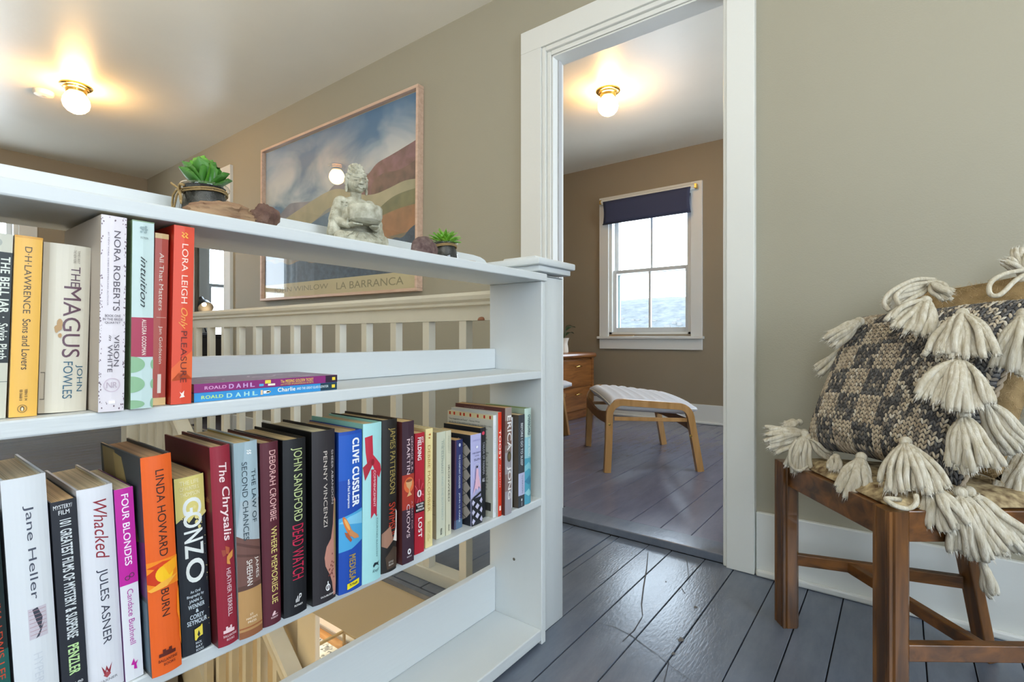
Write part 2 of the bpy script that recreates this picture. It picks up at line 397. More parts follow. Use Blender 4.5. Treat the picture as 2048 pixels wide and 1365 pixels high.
M_SASH = mat('sash_paint_grey_white', (.58, .60, .60), .4)
M_GREEN = mat('outer_sash_green', (.16, .22, .22), .5)
GLASS = glassmat('window_glass', (.99, 1, 1), .8)
def window(n, ax, u0, u1, z0, z1, wall, out, cas=.10, label=None, apron=True, muntin=True):
    """double-hung window. ax 'y': wall plane at y=wall, out +1; ax 'x': wall plane at x=wall, out -1"""
    def B(b, a0, a1, d0, d1, zz0, zz1, bev=0):
        p, q = sorted((wall+out*d0, wall+out*d1))
        if ax == 'y': b.box(a0, a1, p, q, zz0, zz1, bev=bev)
        else: b.box(p, q, a0, a1, zz0, zz1, bev=bev)
    b = MB(); B(b, u0-cas, u0, -.022, .001, z0-.02, z1+cas, .003); B(b, u1, u1+cas, -.022, .001, z0-.02, z1+cas, .003); B(b, u0, u1, -.022, .001, z1, z1+cas, .003)
    o = struct(b.build('window_%d' % n, M_TRIM), label)
    b = MB(); B(b, u0, u0+.03, 0, .14, z0, z1); B(b, u1-.03, u1, 0, .14, z0, z1); B(b, u0, u1, 0, .14, z1-.02, z1); B(b, u0, u1, 0, .14, z0, z0+.02)
    b.build('window_frame', M_TRIM, o)
    b = MB(); B(b, u0-cas-.015, u1+cas+.015, -.05, .02, z0-.045, z0-.02, .004); b.build('window_stool', M_TRIM, o)
    if apron: b = MB(); B(b, u0-cas, u1+cas, -.02, .001, z0-.145, z0-.045, .003); b.build('window_apron', M_TRIM, o)
    zm = (z0+z1)/2-.02; um = (u0+u1)/2
    for nm, za, zb, d in (('lower_sash', z0+.02, zm+.02, .03), ('upper_sash', zm-.02, z1-.02, .075)):
        b = MB(); t = .035
        B(b, u0+.03, u0+.03+t, d, d+.035, za, zb, .003); B(b, u1-.03-t, u1-.03, d, d+.035, za, zb, .003)
        B(b, u0+.03+t, u1-.03-t, d+.001, d+.034, za, za+t+.01, .003); B(b, u0+.03+t, u1-.03-t, d+.001, d+.034, zb-t, zb, .003)
        if muntin: B(b, um-.011, um+.011, d+.004, d+.03, za+t, zb-t, .002)
        s_ = b.build(nm, M_SASH, o)
        ed = [u0+.03+t, um, u1-.03-t] if muntin else [u0+.03+t, u1-.03-t]
        for a0, a1 in zip(ed, ed[1:]):
            b = MB(); B(b, a0-.004, a1+.004, d+.015, d+.018, za+t-.002, zb-t+.002); b.build('pane', GLASS, s_)
    b = MB(); B(b, u0+.0, u0+.055, .125, .15, z0, z1); B(b, u1-.05, u1, .125, .15, z0, z1); B(b, u0, u1, .125, .15, zm-.02, zm+.03)
    b.build('storm_frame', M_GREEN, o)
    return o
win1 = window(1, 'y', VX0, VX1, VZ0, VZ1, YF, 1, .10, 'double hung window with cream casing in the far room')
b = MB(); b.box(-2.30, -2.05, YF-.03, YF+.02, .811, .818); b.build('wood_strip', wood('bare_pine', '#c9a878', '#b08d60', 'x'), win1)
win2 = window(2, 'x', WY0, WY1, .75, 2.05, -6.1, -1, .12, 'bright window in the end wall beyond the upper shelf books', muntin=False)
win3 = window(3, 'x', 2.44, 3.12, .75, 2.05, -6.1, -1, .08, 'bright window glimpsed through the far doorway', muntin=False)

# room behind doorway 2
f3 = MB(); f3.box(-6.1, -3.3, 1.962, 4.75, -.27, .0); struct(f3.build('floor', M_FLOOR2), 'painted floor seen through the far doorway')
c = MB(); c.box(-6.1, -3.3, 1.962, 4.75, 2.43, 2.55); struct(c.build('ceiling', M_CEIL))
w = MB(); w.box(-6.1, -3.3, 4.75, 4.85, -.27, 2.6); struct(w.build('wall_rear_left', M_WALL))

# ------------------------------------------------------------ stairwell, lower floor
w = MB()
w.box(-3.7, -.935, 1.108, 1.12, -.272, -.022)            # fascia under the landing edge
struct(w.build('trim_4', mat('fascia_paint', (.50, .44, .33), .5, .4, bump=.2, bscale=90, stretch=(.1, 1, 1))), 'beige fascia board under the landing edge')
ns = MB(); ns.box(-3.7, -.935, 1.100, 1.1195, -.021, -.001, bev=.003); struct(ns.build('trim_5', M_FLOOR), 'dark grey nosing strip at the stairwell edge')
w = MB(); w.box(-4.4, -1.94, 1.135, 1.145, -2.7, -.27); w.box(-.935, -.85, -.1, 1.12, -2.7, -.02); w.box(-3.9, -.9, -.2, -.1, -2.7, -.27)
w.box(-4.4, -3.7, -.1, 1.12, -2.7, -.27)
struct(w.build('wall_stairwell', M_BEIGE), 'beige wall enclosing the stairs')
w = MB(); w.box(-1.94, -1.81, 1.115, 1.136, -2.7, -.271, bev=.003)
struct(w.build('trim_6', mat('stair_trim_cream', (.74, .66, .50), .45, .4)), 'pale corner board where the stair wall ends')
w = MB(); w.box(-6.3, 2.6, -2, 5.0, -2.8, -2.7)
struct(w.build('floor_lower', wood('lower_floor_wood', '#c99a63', '#a9763f', 'x', 3, .3)), 'honey coloured wooden floor downstairs')
w = MB(); w.box(-6.4, -1.2, 3.50, 3.60, -2.7, -.27); struct(w.build('wall_lower', mat('lower_wall_white', (.86, .82, .76), .5)), 'white wall downstairs')
w = MB(); w.box(-6.3, -3.0, 3.485, 3.50, -2.7, -2.66, bev=.004); struct(w.build('baseboard_lower', mat('lower_baseboard', (.35, .33, .31), .5)), 'dark edged baseboard downstairs')
w = MB(); w.box(-6.4, -3.3, 1.22, 3.62, -.275, -.27); struct(w.build('ceiling_lower', M_CEIL))
# stairs
NT = 12; run = .205; rise = 2.7/13
st = MB()
for i in range(NT):
    x = -3.7+run*(i+1); z = -rise*(i+1)
    st.box(x-run, x+.02, -.09, 1.02, z-.03, z, bev=.003)
    st.box(x-.02, x, -.09, 1.02, z-rise+.001, z-.03)
sto = struct(st.build('staircase', mat('stair_tread_grey', (.2, .2, .21), .4)), 'staircase descending between the railings and the bookcase')
# newel post and landing railing
np_ = thing('newel_post', 'chunky white newel post with stepped cap at the bookcase end', 'post', (-.83, 1.1885, 0))
b = MB(); b.box(-.895, -.766, 1.1265, 1.248, 0.0, .965, bev=.004)
b.build('post_shaft', M_WHITEV, np_, SM)
b = MB(); b.box(-.912, -.748, 1.102, 1.26, .974, .9895, bev=.003)
b.prism([(-.895, 1.12), (-.765, 1.12), (-.765, 1.25), (-.895, 1.25)], .966, .967)
b.build('cap_moulding', M_WHITE, np_, SM)
b = MB(); b.box(-.922, -.7375, 1.0855, 1.27, .9897, 1.0085, bev=.004); b.build('cap_slab', M_WHITE, np_, SM)
b = MB(); b.box(-.885, -.775, 1.122, 1.235, 1.0087, 1.019, bev=.003); b.build('cap_block', M_WHITE, np_, SM)

rl = thing('landing_railing', 'cream painted railing with square balusters behind the bookcase', 'railing', (-2.3, 1.18, 0))
b = MB()
prof = [(-.017, -.085), (.017, -.085), (.017, -.042), (.028, -.038), (.028, -.030), (.036, -.022), (.038, -.010), (.030, -.002), (.012, .003), (-.012, .003), (-.030, -.002), (-.038, -.010), (-.036, -.022), (-.028, -.030), (-.028, -.038), (-.017, -.042)]
b.sweep([(-.897, 1.18, .936), (-3.64, 1.18, .936)], prof); b.build('handrail', M_RAIL, rl, SM)
b = MB(); b.box(-3.64, -.897, 1.16, 1.215, 0, .042, bev=.003); b.build('bottom_rail', M_RAIL, rl)
bx('baluster', M_RAIL, rl, -1.094, -1.064, 1.165, 1.195, .042, .851, bev=.001)
bal = [o for o in C.objects if o.name.startswith('baluster')][0]
for i in range(1, 16):
    o = bal.copy(); C.objects.link(o); o.parent = rl; o.location.x = -.1645*i
b = MB(); b.box(-3.74, -3.64, 1.13, 1.23, 0, 1.0, bev=.004); b.box(-3.755, -3.625, 1.115, 1.245, 1.0, 1.02, bev=.003); b.build('end_post', M_RAIL, rl)
wk = MB(); wk.lathe([(.0, .0), (.013, .0), (.013, .004), (.009, .0095), (.0, .0115)], (-1.0, 1.165, .8505), 20)
wk.build('wood_plug', wood('plug_wood', '#a87458', '#8a5a40', 'x'), rl, True)
# stair handrail
sr = thing('stair_railing', 'sloping cream stair railing descending inside the stairwell', 'railing', (-3.7, 1.065, 0))
b = MB(); prof2 = [(-.017, -.085), (.017, -.085), (.017, -.042), (.030, -.036), (.034, -.022), (.036, -.010), (.030, 0), (-.030, 0), (-.036, -.010), (-.034, -.022), (-.030, -.036), (-.017, -.042)]
A_ = Vector((-3.62, 1.065, .90)); sl = -.80
b.sweep([A_, A_+Vector((2.66, 0, 2.66*sl))], prof2); b.build('handrail', M_RAIL, sr, SM)
b = MB(); b.beam(A_+Vector((0, 0, -1.12)), A_+Vector((2.6, 0, 2.6*sl-1.12)), .03, .22); b.build('stringer', M_RAIL, sr)
b = MB(); b.box(-3.74, -3.64, 1.02, 1.11, 0, 1.02, bev=.004); b.box(-3.755, -3.625, 1.005, 1.113, 1.02, 1.04, bev=.003); b.build('newel', M_RAIL, sr)
for i in range(20):
    x = -3.53+.128*i; z = .90+sl*(x+3.62)
    bx('baluster', M_RAIL, sr, x-.015, x+.015, 1.05, 1.08, z-1.10, z-.065)
# ------------------------------------------------------------ white open-backed bookcase
bc = thing('bookcase', 'white painted open-backed wooden bookcase along the stairwell, filled with books', 'bookcase', (-.83, .4, 0))
YB0, YB1, XB, XF = -.62, 1.10, -.916, -.74
def board(name, *a, m=M_WHITE, bev=.0025): b = MB(); b.box(*a, bev=bev); return b.build(name, m, bc)
board('top_board', XB, -.735, YB0-.02, 1.1195, .9465, .966)
b = MB(); pts = [(YB0, .9662), (1.078, .9662), (1.076, .985), (1.070, 1.000), (1.058, 1.010), (1.040, 1.0155), (1.01, 1.018), (YB0, 1.018)]
vv = b.prism([(y, z) for y, z in pts], -XB, -(XB+.018)); 
for v in vv: v.co = Vector((-v.co.z, v.co.x, v.co.y))
b.build('top_back_rail', M_WHITE, bc)
for nm, z in (('shelf', .713), ('shelf', .383)): board(nm, XB+.002, XF, YB0, YB1, z-.02, z)
board('back_rail', XB+.002, XB+.022, YB0, YB1, .7133, .769)
board('back_rail', XB+.002, XB+.022, YB0, YB1, .3833, .439)
board('bottom_board', XB+.002, XF, YB0, YB1, .012, .041)
board('back_rail', XB+.002, XB+.022, YB0, YB1, .0413, .164)
board('side_panel', XB, XF, YB1+.0003, YB1+.0195, .0005, .9462, m=M_WHITEV)
board('side_panel', XB, XF, YB0-.0195, YB0-.0003, .0005, .9462, m=M_WHITEV)
b = MB()
for (y, z) in ((.96, .33), (1.0, .235), (1.03, .12), (.99, .65)): pass
for x, z in ((-.908, .325), (-.83, .20)):
    kn = MB(); kn.lathe([(0, 0), (.004, 0), (.004, .0006), (0, .0008)], (0, 0, 0), 12, Matrix.Translation((x, 1.1, z)) @ Matrix.Rotation(PI/2, 4, 'X'))
    kn.build('nail_head', ink('#5c564c'), bc)

# ------------------------------------------------------------ books
TXT = {}
def text_bm(s, bold=0.0, shear=0.0):
    if bold < .009: bold = 0.0
    k = (s, bold, shear)
    if k in TXT: return TXT[k].copy()
    cu = bpy.data.curves.new('lettering', 'FONT'); cu.body = s; cu.size = 1; cu.resolution_u = 4; cu.shear = shear
    if bold > .015: cu.space_character = 1.10
    o = bpy.data.objects.new('lettering', cu); C.objects.link(o)
    dg = bpy.context.evaluated_depsgraph_get(); me = bpy.data.meshes.new_from_object(o.evaluated_get(dg))
    bm = bmesh.new(); bm.from_mesh(me); bpy.data.objects.remove(o); bpy.data.curves.remove(cu); bpy.data.meshes.remove(me)
    if bold:  # heavier strokes: the print is laid down four times, slightly shifted
        src = bm.copy(); bmesh.ops.translate(bm, vec=(-bold, -bold*.6, 0), verts=bm.verts)
        for q_, (dx, dy) in enumerate(((1, -.6), (-1, .6), (1, .6))):
            t_ = src.copy(); bmesh.ops.translate(t_, vec=(bold*dx, bold*dy, .00004*(q_+1)), verts=t_.verts)
            m_ = bpy.data.meshes.new('t'); t_.to_mesh(m_); t_.free(); bm.from_mesh(m_); bpy.data.meshes.remove(m_)
    TXT[k] = bm.copy()
    return bm
def fit(bm, x0, x1, y0, y1):
    xs = [v.co.x for v in bm.verts]; ys = [v.co.y for v in bm.verts]
    if not xs: return
    a, b, c, d = min(xs), max(xs), min(ys), max(ys)
    for v in bm.verts: v.co = Vector((x0+(v.co.x-a)/(b-a)*(x1-x0), y0+(v.co.y-c)/(d-c)*(y1-y0), v.co.z))
def cut(bm, n, lo, hi, axis=1):
    for i in range(1, n):
        co = Vector((0, 0, 0)); co[axis] = lo+(hi-lo)*i/n; no = Vector((0, 0, 0)); no[axis] = 1
        bmesh.ops.bisect_plane(bm, geom=bm.verts[:]+bm.edges[:]+bm.faces[:], plane_co=co, plane_no=no)
class Book:
    """local frame: spine towards +x at x=0, thickness along +y, height z"""
    def __init__(s, name, label, X, Y, z, t, h, d=.155, lean=0, hard=True, cover='#ffffff', left=None, inner='#d8d2c4', pages='#cbb796', bulge=None, group=None, rot=None):
        phi = -lean/h
        d = min(d, X+.8925)
        zz = z+(t*math.sin(-phi) if phi < 0 else 0)+.0003
        s.t, s.h, s.d, s.hard = t, h, d, hard
        s.b = bulge if bulge is not None else (.0035 if hard else .0006)
        s.o = thing(name, label, 'book', (X, Y, zz), rot or (phi, 0, 0), group)
        c = .0024 if hard else .0007
        t1 = t-.0004
        A = MB(); A.mi = 0
        xs = lambda y: -s.b*(2*y/t-1)**2
        s.xs = xs
        N = 8 if s.b > .001 else 2
        outer = [(xs(t*i/N), .0002+t1*i/N) for i in range(N+1)]
        inn = [(x-c, y) for x, y in outer]; inn[0] = (inn[0][0], outer[0][1]+c); inn[-1] = (inn[-1][0], outer[-1][1]-c)
        vs = []
        for (x, y), (x2, y2) in zip(outer, inn):
            vs.append([A.bm.verts.new(q) for q in ((x, y, 0), (x2, y2, 0), (x2, y2, h), (x, y, h))])
        for a, b2 in zip(vs, vs[1:]):
            for i in range(4): A._fin([A.bm.faces.new((a[i], b2[i], b2[(i+1) % 4], a[(i+1) % 4]))])
        A._fin([A.bm.faces.new(vs[0]), A.bm.faces.new(vs[-1][::-1])])
        xe = xs(0)-c
        A.mi = 1; A.box(-d, xe+c-.0001, .0002, .0002+c, 0, h)
        A.box(-d, xe+c-.0001, t1-c+.0002, t1+.0002, 0, h)
        if hard:  # inner faces of the jacket flaps
            A.mi = 2; A.box(-d+.002, xe-.012, .0002+c, .0002+c+.0006, .0015, h-.0015); A.box(-d+.002, xe-.012, t1-c-.0004, t1-c+.0002, .0015, h-.0015)
        s.cov = A.build('cover', [ink(cover), ink(left or cover), ink(inner)], s.o, local=True)
        P = MB(); q = .004 if hard else .0004
        P.box(-d+q, xe-.0005, .0002+c+.0008, t1-c-.0006, q*.7, h-q)
        s.pg = P.build('page_block', PAGES(pages), s.o, local=True)
        s.lay = 0
    def _map(s, bm, off):
        for v in bm.verts:
            y = v.co.x; z = v.co.y
            v.co = Vector((s.xs(y)+off+v.co.z, y, z))
    def _emit(s, bm, name, col, rough=.45):
        s.lay += 1
        cut(bm, 8 if s.b > .001 else 2, 0, s.t, 0)
        s._map(bm, .00012+.00009*s.lay)
        me = bpy.data.meshes.new(name)
        bm.normal_update()
        for f in bm.faces:
            if f.normal.x < 0: f.normal_flip()
        bm.to_mesh(me); bm.free(); me.materials.append(ink(col, rough))
        o = bpy.data.objects.new(name, me); C.objects.link(o); o.parent = s.o; return o
    # fractions: y 0 left .. 1 right, z 0 top .. 1 bottom
    def text(s, txt, y0, y1, z0, z1, col, bold=0, shear=0, name='spine_lettering', horiz=False):
        bm = text_bm(txt, bold, shear)
        if horiz: fit(bm, y0*s.t, y1*s.t, (1-z1)*s.h, (1-z0)*s.h)
        else:
            fit(bm, z0*s.h, z1*s.h, y0*s.t, y1*s.t)
            for v in bm.verts: v.co = Vector((v.co.y, s.h-v.co.x, v.co.z))
        o = s._emit(bm, name, col)
        if bold >= .009: s.lay += 1
        return o
    def rect(s, y0, y1, z0, z1, col, name='spine_band'):
        return s.poly([(y0, z0), (y1, z0), (y1, z1), (y0, z1)], col, name)
    def poly(s, pts, col, name='spine_art'):
        bm = bmesh.new(); f = bm.faces.new([bm.verts.new((y*s.t, (1-z)*s.h, 0)) for y, z in pts])
        bmesh.ops.triangulate(bm, faces=[f]); return s._emit(bm, name, col)
    def oval(s, cy, cz, ry, rz, col, name='spine_art', n=20, a0=0, a1=2*PI, rot=0):
        pts = []
        for i in range(n):
            a = a0+(a1-a0)*i/(n if a1-a0 > 6.2 else n-1)
            x, y = ry*math.cos(a), rz*math.sin(a)
            pts.append((cy+x*math.cos(rot)-y*math.sin(rot), cz+x*math.sin(rot)+y*math.cos(rot)))
        return s.poly(pts, col, name)
    def ring(s, cy, cz, ry, rz, w, col, name='spine_art'):
        bm = bmesh.new(); n = 24; a = []; b = []
        for i in range(n):
            an = 2*PI*i/n
            for L, k in ((a, 1), (b, 1-w)): L.append(bm.verts.new(((cy+ry*k*math.cos(an))*s.t, (1-cz-rz*k*math.sin(an))*s.h, 0)))
        for i in range(n): bm.faces.new((a[i], a[(i+1) % n], b[(i+1) % n], b[i]))
        return s._emit(bm, name, col)
    # the left-hand cover (towards -y), u: 0 at spine edge .. 1 at fore edge, z 0 top..1
    def side_poly(s, pts, col, name='cover_art'):
        bm = bmesh.new(); s.lay += 1; x0 = s.xs(0)
        f = bm.faces.new([bm.verts.new((x0-u*(s.d+x0), .0002-.00006*s.lay, (1-z)*s.h)) for u, z in pts]); bm.normal_update()
        if f.normal.y > 0: f.normal_flip()
        me = bpy.data.meshes.new(name); bm.to_mesh(me); bm.free(); me.materials.append(ink(col))
        o = bpy.data.objects.new(name, me); C.objects.link(o); o.parent = s.o; return o
    def side_text(s, lines, u0, u1, z0, lh, col):
        bm = bmesh.new(); s.lay += 1; x0 = s.xs(0)
        for i, t in enumerate(lines):
            if not t: continue
            b2 = text_bm(t); zt = z0+i*lh; L = len(t)/max(len(q) for q in lines)
            # cover seen from -y: spine on the right, so text starts at the fore edge
            fit(b2, u0, u0+(u1-u0)*L, 0, 1)
            for v in b2.verts:
                u = 1-v.co.x; v.co = Vector((x0-u*(s.d+x0), .0002-.00006*s.lay, (1-(zt+lh*.72*(1-v.co.y)))*s.h))
            me = bpy.data.meshes.new('t'); b2.to_mesh(me); b2.free(); bm.from_mesh(me); bpy.data.meshes.remove(me)
        me = bpy.data.meshes.new('cover_lettering'); bm.to_mesh(me); bm.free(); me.materials.append(ink(col))
        o = bpy.data.objects.new('cover_lettering', me); C.objects.link(o); o.parent = s.o
_pg = {}
def PAGES(c):
    if c not in _pg:
        m = mat('page_edges_'+c[1:], c, .8, .2); nt = m.node_tree; n = nt.nodes; l = nt.links; b = n['Principled BSDF']
        t = n.new('ShaderNodeTexCoord'); mp = n.new('ShaderNodeMapping'); mp.inputs['Scale'].default_value = (3, 900, 3); l.new(t.outputs['Object'], mp.inputs[0])
        no = n.new('ShaderNodeTexNoise'); no.inputs['Scale'].default_value = 1; no.inputs['Detail'].default_value = 2; l.new(mp.outputs[0], no.inputs[0])
        r = n.new('ShaderNodeValToRGB'); k = lin(c); r.color_ramp.elements[0].color = tuple(v*.72 for v in k[:3])+(1,); r.color_ramp.elements[1].color = tuple(min(1, v*1.1) for v in k[:3])+(1,)
        r.color_ramp.elements[0].position = .3; r.color_ramp.elements[1].position = .6
        l.new(no.outputs[0], r.inputs[0]); l.new(r.outputs[0], b.inputs['Base Color']); _pg[c] = m
    return _pg[c]
ZU, ZL = .713, .383
GU = 'books standing on the upper shelf'; GL = 'books standing on the lower shelf'
GUa = dict(group=GU); GLa = dict(group=GL)
def house(B, col, cz=.925):   # small building emblem
    for y, w_, z0 in ((.30, .07, .005), (.40, .05, -.012), (.50, .06, -.004), (.60, .05, -.014), (.70, .07, .004)):
        B.rect(y-w_, y+w_, cz+z0, cz+.02, col, 'publisher_emblem')
# --- upper shelf
b1 = Book('book', 'cream paperback with a black title panel at the far left of the upper shelf', -.762, .087, ZU, .0195, .1975, .128, .006, False, '#c9c8b8', pages='#c9b48c', **GUa)
b1.rect(0, 1, .10, .70, '#1c2526'); b1.oval(.35, .05, .22, .022, '#a9aca2'); b1.text('THE BELL JAR', .42, .92, .125, .43, '#d8dcd2', .03); b1.text('·  Sylvia Plath', .42, .92, .45, .68, '#d8dcd2', .02)
b1.rect(0, 1, .80, .803, '#5f6a66')
b1 = Book('book', 'yellow orange paperback beside the thick cream one on the upper shelf', -.758, .1080, ZU, .0228, .1970, .128, .005, False, '#eab550', '#b79a70', pages='#c9a86a', bulge=.0012, **GUa)
b1.rect(.0, 1, 0, .012, '#d99c3c'); b1.text('D·H·LAWRENCE', .36, .62, .06, .43, '#4a3a22'); b1.text('Sons and Lovers', .36, .64, .46, .74, '#33281a', .004)
b1.text('ISBN 0 14', .52, .62, .85, .91, '#4a3414', .01); b1.text('00 0668 0', .34, .44, .85, .91, '#4a3414', .01)
b1.ring(.45, .955, .17, .022, .12, '#5a4420', 'publisher_emblem'); b1.oval(.45, .955, .07, .014, '#4a3a22', 'publisher_emblem'); b1.oval(.45, .957, .04, .010, '#e8d9b0', 'publisher_emblem')
b1 = Book('book', 'thick worn cream paperback with purple title lettering and a brown stain', -.765, .1330, ZU, .0428, .1935, .13, .005, False, '#d3ccbb', '#c4b59b', pages='#b39b74', bulge=.004, **GUa)
b1.rect(0, .12, .0, 1, '#c5b9a3'); b1.text('THE', .56, .76, .13, .25, '#5b4450'); b1.text('MAGUS', .42, .80, .25, .675, '#5e3f4d', .004)
b1.text('JOHN', .72, .88, .72, .88, '#2f5d73', .003); b1.text('FOWLES', .46, .66, .70, .92, '#2f5d73', .003); b1.text('THE NEW YORK', .6, .66, .03, .11, '#8a8172'); b1.text('TIMES BEST', .69, .74, .03, .11, '#8a8172')
for cy, cz, ry, rz in ((.36, .475, .06, .03), (.33, .50, .08, .018), (.37, .545, .04, .014), (.30, .51, .04, .02)): b1.oval(cy, cz, ry, rz, '#b08a58', 'stain', 10)
b1.rect(.02, .10, .76, .765, '#6a6156'); b1.rect(.095, .105, .76, .92, '#6a6156'); b1.rect(.02, .10, .915, .92, '#6a6156')
b1 = Book('book', 'pale lilac paperback with small flower edging, spine touching the top board', -.732, .1780, ZU, .0248, .2285, .175, .003, False, '#ddd6dc', '#b9ad9f', pages='#c8b898', **GUa)
random.seed(3)
fl_ = bmesh.new()
for i in range(150):
    y = random.choice((random.uniform(.01, .09), random.uniform(.91, .99))) if i > 16 else random.uniform(.1, .9); z = random.uniform(.005, .995) if i > 16 else random.choice((random.uniform(0, .04), random.uniform(.93, .99)))
    a = random.uniform(0, 3); r = random.uniform(.0004, .0009)
    fl_.faces.new([fl_.verts.new((y*b1.t+r*math.cos(a+k*PI/2)*(1 if k % 2 else .5), (1-z)*b1.h+1.6*r*math.sin(a+k*PI/2), 0)) for k in range(4)])
b1._emit(fl_, 'flower_edging', '#6b5763')['kind'] = 'stuff'
b1.text('NORA ROBERTS', .50, .76, .075, .485, '#4d4550', -.004); b1.text('#1 NEW YORK TIMES BESTSELLING AUTHOR', .26, .32, .085, .46, '#8a8290')
for i, t in enumerate(('BOOK ONE', 'IN THE BRIDE', 'QUARTET')): b1.text(t, .14+.08*(i != 1)-.02, .88-.08*(i != 1), .505+.018*i, .518+.018*i, '#5b5160', horiz=True)
b1.text('VISION', .56, .76, .61, .77, '#4d4550'); b1.text('in', .36, .46, .61, .64, '#4d4550', 0, .3); b1.text('WHITE', .32, .50, .66, .80, '#4d4550')
b1.ring(.5, .865, .32, .036, .12, '#c9b9c6', 'publisher_emblem'); b1.text('NR', .3, .7, .85, .88, '#b9a8b6', horiz=True); b1.rect(.38, .62, .945, .96, '#ffffff', 'publisher_emblem')
b1 = Book('book', 'pale blue and green dotted paperback with a handwritten title and a crimson band', -.732, .2090, ZU, .0228, .2280, .16, .002, False, '#bfd3d2', '#7d9873', pages='#c9b998', **GUa)
b1.rect(0, 1, 0, .006, '#7d9873')
b1.rect(0, 1, .515, .725, '#a32448'); 
for cz in (.765, .87, .975): b1.oval(.0, cz, .62, min(.043, .998-cz), '#86b089', 'spine_dot', a0=-PI/2, a1=PI/2); 
for cz in (.765, .87, .972): b1.oval(1.0, cz, .12, .026, '#86b089', 'spine_dot', a0=PI/2, a1=3*PI/2)
b1.text('intuition', .38, .66, .19, .46, '#1b2a30', .004, .45); b1.text('ALLEGRA GOODMAN', .46, .66, .525, .715, '#ecd5cf', .018)
b1.text('FICTION', .36, .70, .085, .096, '#4a5a5c', horiz=True)
for i in range(7): b1.oval(.5+.13*math.cos(i*.9), .045+.015*math.sin(i*1.9), .06, .006, '#8aa0a2', 'publisher_emblem', 8)
b1 = Book('book', 'slim brick red paperback with cream bands at top and bottom', -.752, .2370, ZU, .0152, .2195, .15, .004, False, '#b94c3d', pages='#d0bd98', **GUa)
b1.rect(0, 1, 0, .030, '#e3c28a'); b1.rect(0, 1, .957, 1, '#e3c28a'); b1.text('All That Matters', .34, .66, .115, .45, '#f0e2d4', .004); b1.rect(.2, .9, .489, .492, '#e0b8a8'); b1.text('Jan Goldstein', .36, .66, .54, .76, '#f0e2d4'); b1.rect(.36, .62, .82, .93, '#efe2d8', 'publisher_emblem')
b1 = Book('book', 'bright orange red paperback with white author lettering, last upright on upper shelf', -.740, .2540, ZU, .0240, .2310, .165, .004, False, '#da4526', '#b8230f', pages='#d8c39c', **GUa)
b1.poly([(0, .87), (.3, .78), (1, .86), (1, .70), (.4, .755), (0, .80)], '#e2602a'); b1.text('LORA LEIGH', .40, .70, .10, .435, '#f6d8c8'); b1.text('Only', .30, .72, .46, .58, '#eda24a', .002, .4); b1.text('PLEASURE', .42, .72, .59, .88, '#6b1c12', -.002)
for k in (0, .16): b1.poly([(.40+k, .035), (.52+k, .045), (.42+k, .055), (.54+k, .065), (.46+k, .068), (.34+k, .056), (.46+k, .046), (.34+k, .037)], '#f0b23c', 'publisher_emblem')
b1.poly([(.40, .93), (.5, .94), (.62, .925), (.6, .95), (.66, .96), (.40, .965), (.48, .95)], '#f4e4da', 'publisher_emblem')
# --- flat stack
def flatbook(z, t, col, top, label, Y0, Y1, X0=-.745, d=.125):
    o = thing('book', label, 'book', (X0, Y0, z+.0003), (0, 0, 0), 'paperbacks lying flat on the upper shelf')
    A = MB(); c = .0008; L = Y1-Y0
    A.mi = 0; A.box(-c, 0, 0, L, 0, t); A.mi = 1; A.box(-d, -c-.0001, 0, L, t-c, t); A.box(-d, -c-.0001, 0, L, 0, c); 
    A.build('cover', [ink(col), ink(top)], o, local=True)
    P = MB(); P.box(-d+.001, -c-.0003, .0008, L-.0008, c+.0001, t-c-.0001); P.build('page_block', PAGES('#d8cdb4'), o, local=True)
    def T(txt, y0, y1, z0, z1, c2, bold=0, shear=0, off=.0002, nm='spine_lettering'):
        bm = text_bm(txt, bold, shear) if txt else None
        if bm is None:
            bm = bmesh.new(); bm.faces.new([bm.verts.new(q) for q in ((0, 0, 0), (1, 0, 0), (1, 1, 0), (0, 1, 0))])
        fit(bm, y0*L, y1*L, z0*t, z1*t)
        for v in bm.verts: v.co = Vector((off+v.co.z, v.co.x, v.co.y))
        me = bpy.data.meshes.new(nm); bm.to_mesh(me); bm.free(); me.materials.append(ink(c2)); q = bpy.data.objects.new(nm, me); C.objects.link(q); q.parent = o
    return o, T
o, T = flatbook(ZU, .0122, '#2f8fd0', '#3a86c0', 'light blue paperback lying flat under the purple one', .283, .4985)
T('', .86, 1.0, 0.02, .98, '#16384a', off=.0001, nm='spine_band'); T('ROALD', .04, .17, .28, .66, '#b9e08a', .03)
for i, ch in enumerate('DAHL'): T(ch, .19+.055*i, .225+.055*i, .2, .72, '#a9dcd8', .03)
T('Charlie', .53, .66, .35, .85, '#f3f0e0', .02); T('AND THE GREAT GLASS ELEVATOR', .67, .925, .4, .72, '#d9e8ea', .02); T('', .955, .982, .3, .72, '#f0d23c', off=.00025, nm='publisher_emblem')
for k, (c_, a, b_) in enumerate((('#e8c79a', .41, .425), ('#f2f0e6', .43, .47), ('#e6b84a', .45, .48))): T('', a, b_, .2+.1*k, .75-.1*k, c_, off=.0003, nm='spine_art')
zt_ = ZU+.0125
o, T = flatbook(zt_, .0118, '#86206e', '#8d8096', 'purple paperback lying on top of the blue one', .2825, .4988, -.7445)
T('', .90, 1.0, 0.02, .98, '#2a1530', off=.0001, nm='spine_band'); T('ROALD', .06, .19, .3, .68, '#d69ac8', .03)
for i, ch in enumerate('DAHL'): T(ch, .205+.045*i, .235+.045*i, .22, .75, '#caa2d4', .03)
